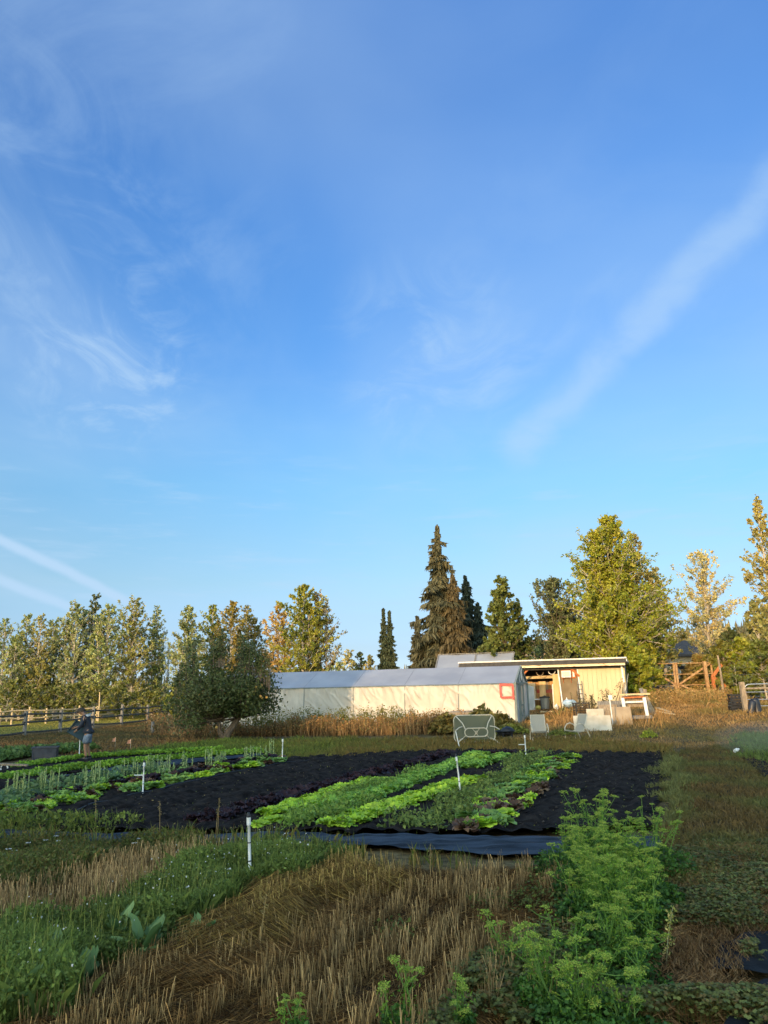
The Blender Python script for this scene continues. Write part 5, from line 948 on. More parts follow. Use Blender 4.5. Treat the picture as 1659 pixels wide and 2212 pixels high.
c = G(1544, 50.5); mb = MB(); bar(mb, (0, 0, -.1), (-.05, 0, 1.45), .19, .15, (0, 1, 0)); zb = thing('braced_post', 'orange stained post with zigzag braces right of the gate', 'post', c); part('post', mb, m_orange, zb)
for a, b_ in (((-.08, 0, 1.42), (.62, 0, 2.2)), ((-.05, 0, 1.42), (.72, 0, .80)), ((.02, 0, .42), (.50, 0, .05))): mb = MB(); bar(mb, a, b_, .07, .21, (0, 1, 0)) if 0 else bar(mb, a, b_, .05, .2); part('brace', mb, m_orange, zb)
# wire fence with wooden posts
wf_posts = [G(1563, 49.8), G(1720, 46.5)]; t_ = thing('wire_fence', 'tall wire mesh fence with wooden posts before the bushes', 'fence', wf_posts[0])
for p in wf_posts: mb = MB(); q = p-wf_posts[0]; tube(mb, [q, q+[-.05, 0, 1.4], q+[-.12, 0, 2.75]], [.075, .07, .06], 7); part('post', mb, m_wood, t_)
mb = MB()
for a, b_ in ((0, 1),):
    p, q = wf_posts[a]-wf_posts[0], wf_posts[b_]-wf_posts[0]
    for z in np.arange(.2, 2.5, .22): spikes(mb, np.array([p+[0, 0, z]]), np.array([q+[0, 0, z]]), .008, (.2, .2, .18))
    for u in np.linspace(0, 1, 26): spikes(mb, np.array([p*(1-u)+q*u+[0, 0, .1]]), np.array([p*(1-u)+q*u+[0, 0, 2.45]]), .007, (.2, .2, .18))
part('wire_mesh', mb, m_galv, t_)
c = P(1613, 1541); mb = MB(); bar(mb, (0, 0, -.1), (-.08, 0, 1.52), .22, .2, (0, 1, 0)); solo('wooden_post', mb, m_wood, 'thick square post between the black crates and the metal gate', 'post', c)
c = P(1619, 1539); t_ = thing('metal_gate', 'galvanised tube gate at the right frame edge', 'gate', c+np.array([0, .15, 0]), R(-4)); mb = MB(); tube(mb, [(0, 0, .2), (-.04, 0, .9), (0, 0, 1.25), (.12, 0, 1.35), (.3, 0, 1.37), (3.2, 0, 1.38), (3.2, 0, .2)], .028, 8); part('frame', mb, m_galv, t_, smooth=True)
for z, r in ((1.16, .05), (.98, .02), (.62, .02), (.3, .02)): mb = MB(); tube(mb, [(-.01, 0, z), (1.5, 0, z), (3.2, 0, z)], r, 7); part('bar', mb, m_wood if r > .04 else m_galv, t_)
c = P(1596, 1537)
for k in range(3):
    t_ = thing('black_crate', ('lowest black plastic crate of the stack by the square post', 'middle black plastic crate of the stack by the square post', 'topmost black plastic crate of the stack by the square post')[k], 'crate', c+np.array([rng.normal(0, .015), 0, .29*k]), R(-6), 'stacked black crates'); mb = MB()
    for sgn in (-1, 1): box(mb, (0, sgn*.22, .07), (.80, .03, .11)); box(mb, (0, sgn*.22, .2), (.80, .03, .07)); box(mb, (sgn*.385, 0, .07), (.03, .41, .11)); box(mb, (sgn*.385, 0, .2), (.03, .41, .07)); 
    for x in np.linspace(-.36, .36, 5):
        for sgn in (-1, 1): box(mb, (x, sgn*.22, .14), (.05, .026, .06))
    box(mb, (0, 0, .025), (.76, .42, .03)); part('body', mb, m_black, t_); mb = MB()
    for sgn in (-1, 1): box(mb, (0, sgn*.235, .255), (.86, .04, .045)); box(mb, (sgn*.415, 0, .255), (.03, .43, .045))
    part('rim', mb, m_black, t_)
c = P(1583, 1535); mb = MB()
def bagf(u, v): a = u*6.2832; r = .17*np.sin(np.clip(v, .03, .97)*3.1)**.5*(1+.25*vnoise(u*8 % 8, v*6, 99)); return r*np.cos(a), r*np.sin(a)*.7, .55*v
grid(mb, bagf, 16, 12); solo('sack', mb, mat('clear_plastic', (.45, .40, .32), (.58, .53, .44), scale=9, rough=.4), 'pale crumpled plastic sack left of the black crates', 'sack', c, smooth=True)
for (px, py), w, h, lb in (((1628, 1543), .34, .66, 'black plastic drum leaning below the metal gate'), ((1643, 1541), .4, .72, 'dark blue black tarp bundle behind the metal gate')):
    c = P(px, py); mb = MB(); lathe(mb, [(0, 0), (w*.5, 0), (w*.54, .05), (w*.5, .1), (w*.55, h*.5), (w*.5, h*.9), (w*.42, h), (0, h)], 14); mb.V[0] = mb.V[0] @ rotm(0, .25 if w < .35 else -.12, 0).T; solo('barrel', mb, mat('navy_black', (.010, .012, .02), (.02, .024, .036), scale=6, rough=.4), lb, 'barrel', c+np.array([0, .3, 0]), smooth=True)
# pale trunk-like pole in the bushes, cut stems
# car, dark canopy, trailer pieces and houses beyond the gate
c = G(1432, 59.5); cz = thing('parked_car', 'silver car parked behind the timber gate', 'car', c, R(8)); m_car = mat('silver_paint', (.30, .32, .35), (.36, .38, .41), scale=4, rough=.25, metal=.5); m_glass = mat('car_glass', (.02, .025, .03), rough=.08, spec=.7)
prof = [(-2.1, .35), (-2.15, .75), (-1.95, .95), (-1.3, 1.02), (-.7, 1.42), (.3, 1.50), (1.2, 1.42), (1.85, 1.05), (2.1, .95), (2.12, .4)]; k = len(prof); mb = MB(); V = np.array([[x, s*.84*(1 if z < 1.05 else .84), z] for s in (-1, 1) for x, z in prof]); i = np.arange(k); i2 = (i+1) % k
mb.add(V, [np.stack([i, i2, i2+k, i+k], 1), np.arange(k)[None, ::1], (np.arange(k)+k)[None, ::-1]]); part('body', mb, m_car, cz)
for s in (-1, 1):
    for xa, xb, tp in ((-1.05, -.05, (-.62, -.05)), (.05, 1.5, (.05, 1.12))): mb = MB(); y = s*.86; mb.add([[xa, y, 1.04], [xb, y, 1.04], [tp[1], s*.735, 1.40], [tp[0], s*.735, 1.40]], np.array([[0, 1, 2, 3]])); part('window', mb, m_glass, cz)
for x in (-1.35, 1.3):
    for s in (-1, 1):
        mb = MB(); lathe(mb, [(.2, -.1), (.32, -.09), (.34, 0), (.32, .09), (.2, .1), (.2, -.1)], 18); mb.V[0] = mb.V[0][:, [0, 2, 1]]+[x, s*.8, .34]; w_ = part('wheel', mb, m_black, cz); mb = MB(); lathe(mb, [(0, -.02), (.2, -.02), (.2, .02), (0, .02)], 14); mb.V[0] = mb.V[0][:, [0, 2, 1]]+[x, s*.88, .34]; part('rim', mb, m_galv, w_)
for s in (-1, 1): mb = MB(); box(mb, (-2.08, s*.6, .78), (.12, .3, .14)); part('headlight', mb, m_glass, cz)
c = G(1443, 56.5); cn = thing('canopy', 'black tarp canopy on posts above the parked car', 'canopy', c); mb = MB(); grid(mb, lambda u, v: (-1.9+3.6*u, -1+2.2*v, 2.05+.35*np.sin(u*3.14)-.5*(u > .9)*(u-.9)*10*.6), 20, 6); grid(mb, lambda u, v: (-1.9+2.7*u, 1.15+0*u, .9+1.2*v), 8, 4); part('tarp', mb, m_black, cn)
for x in (-1.8, 1.6): mb = MB(); tube(mb, [(x, -.9, 0), (x, -.9, 2.0)], .035, 6); part('pole', mb, m_grey, cn)
mb = MB(); bar(mb, (0, 0, 0), (.1, 0, 1.25), .16, .1, (0, 1, 0)); solo('post', mb, m_wood, 'short wooden post behind the right gate leaf', 'post', G(1491, 56))
c = G(1498, 58); mb = MB(); box(mb, (0, 0, .35), (2.6, .6, .18)); box(mb, (.1, .05, .62), (2.2, .5, .16)); box(mb, (-.2, -.05, .13), (2.4, .5, .14)); solo('lumber_stack', mb, m_ply, 'low stack of pale lumber behind the right gate leaf', 'lumber', c, R(-8))
c = G(1478, 57); mb = MB(); box(mb, (0, 0, .45), (1.0, .7, .9)); box(mb, (0, -.02, .93), (1.1, .8, .06)); solo('dark_box', mb, m_dark, 'dark box with flat lid behind the middle of the gate', 'box', c)
mb = MB(); lathe(mb, [(.22, -.1), (.34, -.09), (.36, 0), (.34, .09), (.22, .1), (.22, -.1)], 18); mb.V[0] = mb.V[0][:, [0, 2, 1]]; solo('tyre', mb, m_black, 'old black tyre lying at the foot of the left gate leaf', 'tyre', G(1421, 50.5)+np.array([0, 0, .28]))
m_roofd = mat('dark_shingle', (.05, .045, .043), (.085, .075, .07), scale=6, rough=.9); m_tan = mat('tan_siding', (.34, .28, .19), (.42, .35, .24), scale=3, rough=.8, stretch=(1, 1, 8)); m_pane = mat('window_glass', (.06, .08, .09), (.12, .15, .17), scale=3, rough=.1, spec=.8)
def house(px, Y, rz, w, d, hw, hr, wallm, roofm, label, gz=None, wins=()):
    c = G(px, Y); c[2] += gz or 0; t_ = thing('house', label, 'house', c, rz); mb = MB(); box(mb, (0, 0, hw/2), (w, d, hw)); part('wall', mb, wallm, t_)
    mb = MB(); o = .5; V = np.array([[-w/2-o, -d/2-o, hw-.12], [w/2+o, -d/2-o, hw-.12], [w/2+o, 0, hw+hr], [-w/2-o, 0, hw+hr], [-w/2-o, d/2+o, hw-.12], [w/2+o, d/2+o, hw-.12]]); V2 = V-[0, 0, .2]; mb.add(np.concatenate([V, V2]), [np.array([[0, 1, 2, 3], [3, 2, 5, 4], [7, 6, 9, 8], [8, 9, 10, 11], [0, 6, 7, 1], [4, 5, 11, 10], [0, 3, 9, 6], [3, 4, 10, 9], [1, 7, 8, 2], [2, 8, 11, 5]])]); part('roof', mb, roofm, t_)
    mb = MB(); mb.add([[-w/2, -d/2, hw-.1], [-w/2, d/2, hw-.1], [-w/2, 0, hw+hr-.25], [w/2, -d/2, hw-.1], [w/2, d/2, hw-.1], [w/2, 0, hw+hr-.25]], np.array([[0, 2, 1], [3, 4, 5]])); part('gable', mb, wallm, t_)
    for x, z, ww, wh in wins: mb = MB(); box(mb, (x, -d/2-.02, z), (ww+.16, .06, wh+.16)); f = part('window', mb, m_white, t_); mb = MB(); box(mb, (x, -d/2-.04, z), (ww, .06, wh)); part('pane', mb, m_pane, f)
    return t_
house(1448, 72, R(18), 4.6, 5, 3.7, 1.25, m_tan, m_roofd, 'house with dark shingle roof behind the maple and the gate', .0, ((.9, 2.3, 1.6, 1.0), (-1.2, 2.3, .9, 1.0)))
house(1176, 92, R(-12), 6.5, 6, 4.6, 1.6, mat('warm_stucco', (.55, .42, .24), (.62, .48, .28), scale=2, rough=.8), mat('tan_shingle', (.36, .22, .12), (.44, .28, .16), scale=4, rough=.9), 'tan stucco house glimpsed through trees above the shed', .2, ((-.8, 3.3, 1.4, 1.1), (1.6, 3.3, 1.2, 1.1)))
# ------------------------------------------------------------------ lettuces: a few modelled heads of each kind, copied along the rows
def lettuce_mesh(name, cols, r=.15, h=.16, n=26, ruffle=.35, upright=.5, m=None):
    mb = MB()
    for k in range(n):
        f = k/n; az = k*2.399+rng.uniform(-.3, .3); ln = r*(1.1-.5*f)*rng.uniform(.85, 1.2); up = upright*(.35+1.0*f); w = ln*rng.uniform(.55, .8); c0 = pal(1, *cols, jit=.12)[0]
        u, v = np.meshgrid(np.linspace(-1, 1, 5), np.linspace(0, 1, 5), indexing='ij'); el = up*(1-.35*v); dist = ln*v
        x = dist*np.cos(el)+.02; z = .01+h*.25*f+dist*np.sin(el)-.06*ln*(v**3)*(1-f)*4*.5+ruffle*ln*.28*np.sin(u*5+k*1.9)*v**2*np.abs(u)+rng.normal(0, .012, u.shape)*v
        y = w*u*np.sin(np.clip(v*2.5+.35, 0, 2.9))**.8+ruffle*ln*.1*np.cos(u*6+k)*v
        V = np.stack([x*math.cos(az)-y*math.sin(az), x*math.sin(az)+y*math.cos(az), z], -1).reshape(-1, 3)
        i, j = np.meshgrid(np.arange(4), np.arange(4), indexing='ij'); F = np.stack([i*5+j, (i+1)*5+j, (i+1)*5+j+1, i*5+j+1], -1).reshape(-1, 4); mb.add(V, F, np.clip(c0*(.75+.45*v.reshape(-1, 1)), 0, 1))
    me = mb.mesh(name, True); me.materials.append(m or m_let); return me
m_let = leafmat('lettuce_leaf', rough=.5, spec=.3, trans=.3)
BRI = [(.25, .37, .028), (.33, .43, .04), (.17, .28, .025)]; LIT = [(.17, .29, .045), (.22, .34, .055), (.12, .22, .035)]; RED = [(.022, .012, .014), (.035, .016, .018), (.014, .010, .012)]; BRZ = [(.10, .055, .03), (.07, .035, .025), (.14, .09, .05)]; GRN = [(.11, .19, .045), (.18, .27, .06)]
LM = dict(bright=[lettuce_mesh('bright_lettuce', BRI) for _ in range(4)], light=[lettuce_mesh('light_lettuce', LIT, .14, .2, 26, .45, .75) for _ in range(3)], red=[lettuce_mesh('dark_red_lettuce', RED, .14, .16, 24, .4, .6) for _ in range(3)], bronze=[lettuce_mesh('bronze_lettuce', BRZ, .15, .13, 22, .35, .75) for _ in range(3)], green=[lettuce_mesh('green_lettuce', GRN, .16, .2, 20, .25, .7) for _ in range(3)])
n_head = 0
def head(kind, name, p, label, group, sc=1.):
    global n_head
    o = link(name, LM[kind][n_head % len(LM[kind])], None); n_head += 1; o.location = Vector(p); o.rotation_euler = (rng.normal(0, .1), rng.normal(0, .1), rng.uniform(0, 6.28)); s = sc*rng.uniform(.85, 1.18); o.scale = (s, s, s*rng.uniform(.9, 1.15))
    o['label'] = label; o['category'] = 'lettuce'; o['group'] = group
def row(kind, name, p0, p1, sp, label, group, width=0., sc=1., keep=1.):
    a, b = P(*p0), P(*p1); L_ = np.linalg.norm(b-a); k = int(L_/sp); d = (b-a)/L_; nrm = np.array([-d[1], d[0], 0]); lanes = 1 if width < .2 else int(round(width/.24))
    for i in range(k):
        for l in range(lanes):
            if rng.random() > keep: continue
            q = a+d*(i+.5+rng.uniform(-.15, .15))*sp+nrm*((l+.5)/lanes-.5)*width+nrm*rng.normal(0, .03); q[2] = terr(q[0], q[1])+.075; head(kind, name, q, label, group, sc)
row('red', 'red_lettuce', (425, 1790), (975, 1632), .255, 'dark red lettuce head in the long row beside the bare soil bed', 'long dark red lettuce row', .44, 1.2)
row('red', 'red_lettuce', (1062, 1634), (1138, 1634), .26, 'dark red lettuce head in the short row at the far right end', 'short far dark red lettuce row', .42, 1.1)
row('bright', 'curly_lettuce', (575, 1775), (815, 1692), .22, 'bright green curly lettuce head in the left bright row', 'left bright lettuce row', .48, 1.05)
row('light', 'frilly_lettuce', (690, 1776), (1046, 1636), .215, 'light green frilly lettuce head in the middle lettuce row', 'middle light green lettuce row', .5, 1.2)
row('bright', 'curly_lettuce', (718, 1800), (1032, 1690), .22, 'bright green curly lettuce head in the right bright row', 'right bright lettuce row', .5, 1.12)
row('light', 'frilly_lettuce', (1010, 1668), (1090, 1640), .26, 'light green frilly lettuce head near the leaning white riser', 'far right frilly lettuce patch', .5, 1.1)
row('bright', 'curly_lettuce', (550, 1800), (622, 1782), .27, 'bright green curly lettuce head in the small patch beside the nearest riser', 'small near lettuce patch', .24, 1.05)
for kind, name, lb in (('green', 'green_lettuce', 'green upright lettuce in the right hand mixed strip'), ('bright', 'curly_lettuce', 'yellow green lettuce in the right hand mixed strip'), ('bronze', 'bronze_lettuce', 'bronze red lettuce in the right hand mixed strip')):
    for k in range({'green': 36, 'bright': 38, 'bronze': 22}[kind]):
        t = rng.random(); q = P(1012*(1-t)+1222*t, 1806*(1-t)+1640*t); q[0] += rng.uniform(-.45, .42); q[2] = terr(q[0], q[1])+.075; head(kind, name, q, lb, 'right hand mixed lettuce strip', rng.uniform(.95, 1.25))
for kind, name, lb, k_ in (('green', 'green_lettuce', 'green upright lettuce in the left hand mixed strip', 52), ('bright', 'curly_lettuce', 'yellow green lettuce in the left hand mixed strip', 44), ('bronze', 'bronze_lettuce', 'bronze lettuce in the left hand mixed strip', 30)) :
    for k in range(k_):
        t = rng.random(); v = rng.uniform(.0, 1)**1.5; q = P((10*(1-t)+612*t), (1776*(1-t)+1652*t)-v*(55*(1-t)+12*t)); q[2] = terr(q[0], q[1])+.075; head(kind, name, q, lb, 'left hand mixed lettuce strip', rng.uniform(1.0, 1.35))
row('red', 'red_lettuce', (70, 1738), (600, 1641), .30, 'dark red lettuce head inside the left hand mixed strip', 'dark red row in the left mixed strip', 0, 1.2, .9)
# bolting stems in the left strip
n = 34; mbs = []
for k in range(n):
    t = rng.random(); q = P(20*(1-t)+600*t, 1745*(1-t)+1645*t-rng.uniform(0, 16)); c = np.array([q[0], q[1], float(terr(q[0], q[1]))+.05]); hh = rng.uniform(.3, .6); t_ = thing('bolting_lettuce', 'tall bolting lettuce stem with narrow leaves in the left mixed strip', 'lettuce', c, 0, 'bolting lettuces in the left mixed strip')
    st = MB(); tube(st, [(0, 0, 0), (rng.normal(0, .02), 0, hh)], [.014, .009], 5); part('stem', st, m_weed, t_) if 0 else None; lf = MB(); n5 = rng.integers(2, 5); b5 = rng.normal(0, .07, (n5, 2)); [tube(lf, [(x, y, 0), (x*1.2, y, hh*rng.uniform(.7, 1.05))], [.014, .010], 5, (.26, .31, .13)) for x, y in b5]; u = rng.uniform(.05, 1, 44); a = rng.uniform(0, 6.28, 44); i5 = rng.integers(0, n5, 44); leaves(lf, np.stack([b5[i5, 0]+.05*np.cos(a)*(1.3-u), b5[i5, 1]+.05*np.sin(a)*(1.3-u), u*hh], 1), .12*(1.25-.8*u), pal(44, (.13, .19, .07), (.08, .13, .06), (.20, .25, .11)), aspect=.45); part('foliage', lf, m_weed, t_)
# low continuous rows of baby greens
def green_row(pp, w, h, n, cols, label, size=.05):
    a = np.array([P(*p) for p in pp]); t = rng.random(n); k = np.linspace(0, 1, len(a)); q = np.stack([np.interp(t, k, a[:, c]) for c in range(3)], 1); d = np.gradient(a, axis=0).mean(0); d /= np.linalg.norm(d); nr = np.array([-d[1], d[0], 0]); s = rng.uniform(-1, 1, n)
    hh = h*np.sqrt(np.clip(1-s**2*.85, 0, 1))*(.75+.5*vnoise(t*90, s*2+5, 101)); q = q+nr*s[:, None]*w/2; q[:, 2] = terr(q[:, 0], q[:, 1])+.05+hh*rng.uniform(.35, 1, n); mb = MB(); leaves(mb, q, size*rng.uniform(.6, 1.4, n), pal(n, *cols), aspect=.7, nb=np.tile([0, 0, 1], (n, 1)), bias=.7)
    return setting('baby_greens', mb, m_let, 'stuff', label, 'greens')
BG = [(.14, .24, .025), (.19, .29, .035), (.10, .18, .022)]
green_row([(-60, 1702), (0, 1690), (150, 1668), (306, 1651), (450, 1637), (560, 1629)], .5, .17, 9000, BG, 'lower dense row of low bright baby greens on the left', .085)
green_row([(30, 1662), (180, 1641), (342, 1631), (480, 1623)], .42, .14, 5200, BG, 'upper dense row of low baby greens near the person', .085)
green_row([(-60, 1650), (0, 1642), (60, 1634), (190, 1623)], 1.3, .3, 2200, [(.06, .10, .03), (.09, .14, .04)], 'large leaved crop row around the grey tote', .2)
green_row([(-30, 1765), (60, 1728), (200, 1700), (330, 1672)], 1.0, .3, 900, [(.06, .10, .045), (.09, .14, .06)], 'dark blue green leafy weeds inside the left mixed strip', .12)
# weeds between the lettuce rows
def weed_patch(pg, n, h, cols, size, label, cat='weeds', bl=0, m=None):
    p = scatter(pg, n, .6); mb = MB(); hh = h*(.4+1.0*vnoise(p[:, 0]*2.5, p[:, 1]*2.5, 103))*rng.uniform(.2, 1, n); q = p+np.stack([0*hh, 0*hh, hh+.03], 1); leaves(mb, q, size*rng.uniform(.5, 1.4, n), pal(n, *cols), aspect=.7, nb=np.tile([0, 0, 1.], (n, 1)), bias=.6)
    if bl: p = scatter(pg, bl, .8); cc = pal(bl, *cols); blades(mb, p, h*rng.uniform(.6, 1.7, bl), .014, .5, cc*.7, cc*1.1)
    return setting('weeds', mb, m or m_leaf, 'stuff', label, cat)
weed_patch(poly((830, 1806), (985, 1806), (1080, 1720), (1190, 1640), (1130, 1636), (1030, 1700)), 5200, .2, [(.055, .095, .035), (.04, .07, .03), (.08, .12, .05)], .075, 'low dark green weeds between bright lettuce and mixed strip', bl=700)
weed_patch(poly((575, 1806), (720, 1806), (800, 1740), (960, 1668), (880, 1680), (700, 1740)), 5200, .22, [(.055, .11, .035), (.08, .14, .045)], .07, 'green weeds filling the gaps of the lettuce rows', bl=800)
weed_patch(poly((1090, 1690), (1180, 1640), (1240, 1632), (1200, 1680)), 700, .12, [(.05, .085, .035), (.07, .11, .04)], .07, 'low weeds at the far end of the mixed strip')
# seedlings and crumbs on the bare soil
p = scatter(Z_BED, 1500, .5); n = len(p); mb = MB(); q = p+np.array([0, 0, .095]); leaves(mb, q+rng.normal(0, .01, (n, 3)), rng.uniform(.015, .05, n), pal(n, (.06, .08, .03), (.10, .09, .06), (.045, .065, .025)), aspect=.5, nb=np.tile([0, 0, 1.], (n, 1)), bias=.8)
setting('seedlings', mb, m_leaf, 'stuff', 'tiny weed seedlings and leaf bits scattered over the bare soil', 'seedlings')
p = scatter(Z_BED, 2600, .4); n = len(p); mb = MB(); s = rng.uniform(.012, .035, n); V = []; 
oct_ = np.array([[1, 0, 0], [-1, 0, 0], [0, 1, 0], [0, -1, 0], [0, 0, .7], [0, 0, -.7]]); OF = np.array([[0, 2, 4], [2, 1, 4], [1, 3, 4], [3, 0, 4], [2, 0, 5], [1, 2, 5], [3, 1, 5], [0, 3, 5]])
mb.add(((p+[0, 0, .085])[:, None]+oct_[None]*s[:, None, None]*rng.uniform(.6, 1.3, (n, 6, 1))).reshape(-1, 3), (np.arange(n)[:, None, None]*6+OF[None]).reshape(-1, 3), np.repeat(pal(n, (.03, .026, .024), (.06, .052, .045), (.018, .016, .017)), 6, 0))
setting('soil_crumbs', mb, mat('crumbs', (.8, .8, .8), (1.2, 1.2, 1.2), scale=20, rough=1, spec=.05, attr=True), 'stuff', 'small clods and pebbles lying on the bare soil', 'clods')

# ------------------------------------------------------------------ foreground: weeds, yarrow, stubble, straw, clover
FG = [(.045, .075, .024), (.065, .10, .032), (.035, .055, .022), (.08, .11, .04)]
def field(name, pg, nb, h, nl, ls, cols, label, hn=1., wb=.012):
    mb = MB(); p = scatter(pg, nb, 1.6); v = vnoise(p[:, 0]*1.8, p[:, 1]*1.8, 105); cc = pal(nb, *cols)*(.7+.6*v[:, None]); blades(mb, p, h*rng.uniform(.4, 1.15, nb)*(.6+.8*v*hn), wb, .55, cc*.55, cc)
    p = scatter(pg, nl, 1.6); v = vnoise(p[:, 0]*1.8, p[:, 1]*1.8, 105); hh = h*(.5+.75*v)*rng.uniform(.1, .95, nl); cc = pal(nl, *cols)*(.7+.5*v[:, None]); leaves(mb, p+np.stack([0*hh, 0*hh, hh], 1), ls*rng.uniform(.5, 1.5, nl), cc, aspect=.6, nb=np.tile([0, -.2, 1.], (nl, 1)), bias=.5)
    return setting(name, mb, m_leaf, 'stuff', label, 'weeds')
field('weeds', Z_GREENA, 7000, .22, 20000, .04, [(.032, .05, .02), (.05, .07, .028), (.055, .05, .025)], 'tangled green weeds and yarrow at the left front of the soil bed')
field('weeds', Z_GREENB, 17000, .27, 52000, .036, [(.05, .085, .03), (.07, .11, .04), (.04, .065, .026)], 'dense band of green weeds running beside the nearest riser')
field('weeds', poly((-60, 1806), (120, 1800), (260, 1800), (300, 1790), (200, 1782), (-60, 1780)), 500, .32, 1000, .06, FG, 'taller weeds along the front edge of the left lettuce strip')
p = scatter(np.concatenate([Z_GREENB]), 420, 1); n = len(p); mb = MB(); hh = rng.uniform(.28, .5, n); tip = p+np.stack([rng.normal(0, .07, n), rng.normal(0, .07, n), hh], 1); spikes(mb, p, tip, .006, (.06, .09, .03), pal(n, (.16, .18, .08), (.10, .14, .05)))
p2 = scatter(poly((-60, 1812), (560, 1826), (760, 1846), (1140, 1872), (1130, 1880), (740, 1862), (560, 1846), (-60, 1832)), 1500); k = len(p2); cc = pal(k, (.05, .08, .025), (.07, .10, .035), (.10, .08, .04)); blades(mb, p2, rng.uniform(.08, .34, k)*(vnoise(p2[:, 0]*1.6, p2[:, 1]*1.6, 111) > .45), .012, .6, cc*.6, cc)
setting('tall_grass', mb, m_leaf, 'stuff', 'taller wispy grass over the weeds and along the fabric edge', 'grass')
# broad dock leaves
def dock(px, py, n, ln, label):
    c = P(px, py); t_ = thing('dock_plant', label, 'plant', c, 0, 'broad leaved dock plants'); mb = MB()
    for k in range(n):
        az = rng.uniform(0, 6.28); L_ = ln*rng.uniform(.6, 1.15); el = rng.uniform(.6, 1.3); c0 = pal(1, (.10, .16, .055), (.13, .19, .07), (.07, .12, .04))[0]; u, v = np.meshgrid(np.linspace(-1, 1, 5), np.linspace(0, 1, 7), indexing='ij')
        x = L_*v*math.cos(el)+.10*L_*v**3; z = L_*v*math.sin(el)-.14*L_*v**3+.03*np.abs(u); y = u*.17*L_*np.sin(np.clip(v*2.6+.25, 0, 3.05))+.01*np.sin(v*14); V = np.stack([x*math.cos(az)-y*math.sin(az), x*math.sin(az)+y*math.cos(az), z], -1).reshape(-1, 3)
        i, j = np.meshgrid(np.arange(4), np.arange(6), indexing='ij'); mb.add(V, np.stack([i*7+j, (i+1)*7+j, (i+1)*7+j+1, i*7+j+1], -1).reshape(-1, 4), c0*(.8+.3*v.reshape(-1, 1)))
    part('foliage', mb, m_let, t_, smooth=True); st = MB(); tube(st, [(0, 0, -.02), (0, 0, .08)], [.02, .012], 6); part('stem', st, m_weed, t_)
dock(310, 2075, 13, .34, 'tallest broad leaved dock at the edge of the straw'); dock(255, 2035, 9, .3, 'broad leaved dock just behind the tallest one'); dock(95, 2120, 10, .32, 'broad leaved dock low in the left corner weeds'); dock(180, 2130, 8, .25, 'small dock beside the straw in the left corner'); dock(40, 2190, 12, .34, 'broad leaved dock at the bottom left corner'); dock(210, 2010, 7, .22, 'faint small dock in the middle of the green band'); dock(420, 2045, 6, .26, 'narrow dock at the right end of the green band')
# yarrow and other small white flowers
m_flower = mat('white_petal', (.62, .62, .58), (.75, .74, .70), scale=30, rough=.7, trans=.2)
def yarrow(px, py, h, label, r=.035):
    c = P(px, py+h*FPX/np.linalg.norm(P(px, py))*.35); t_ = thing('yarrow_flower', label, 'flower', c, 0, 'white yarrow flowers'); tip = D(px, py, c[1])-c; tip[2] = max(.15, tip[2]); st = MB(); tube(st, [(0, 0, 0), tip*.5+[.01, 0, 0], tip], [.005, .004, .003], 4); part('stem', st, m_weed, t_); n = 26; a = rng.uniform(0, 6.28, n); rr_ = r*np.sqrt(rng.random(n)); mb = MB(); q = tip+np.stack([rr_*np.cos(a), rr_*np.sin(a), .004*rng.random(n)], 1); leaves(mb, q, .018, (1, 1, 1), aspect=.9, nb=np.tile([0, 0, 1.], (n, 1)), bias=2); mb.col = False; part('flower_head', mb, m_flower, t_)
for px, py in ((8, 1853), (30, 1846), (32, 1852), (24, 1857), (44, 1859), (62, 1860), (15, 1860), (18, 1842), (60, 1828), (98, 1822), (120, 1813), (125, 1824), (300, 1818), (290, 1828), (200, 1838)): yarrow(px, py, .4, 'flat white yarrow head above the weeds at the left')
for px, py in ((729, 1864/1.0-5), (545, 1916), (765, 1860)): pass
n = 160; p = scatter(Z_GREENB, n, 1); mb = MB(); tip = p+np.stack([rng.normal(0, .03, n), rng.normal(0, .03, n), rng.uniform(.22, .36, n)], 1); leaves(mb, tip, rng.uniform(.012, .026, n), pal(n, (.7, .7, .62), (.55, .6, .45)), aspect=.9); setting('clover_blossom', mb, m_flower, 'stuff', 'tiny white blossoms speckling the green weed band', 'blossoms')
m_straw = leafmat('straw', rough=.8, spec=.1, trans=.12, gain=(1.12, .98, .76))
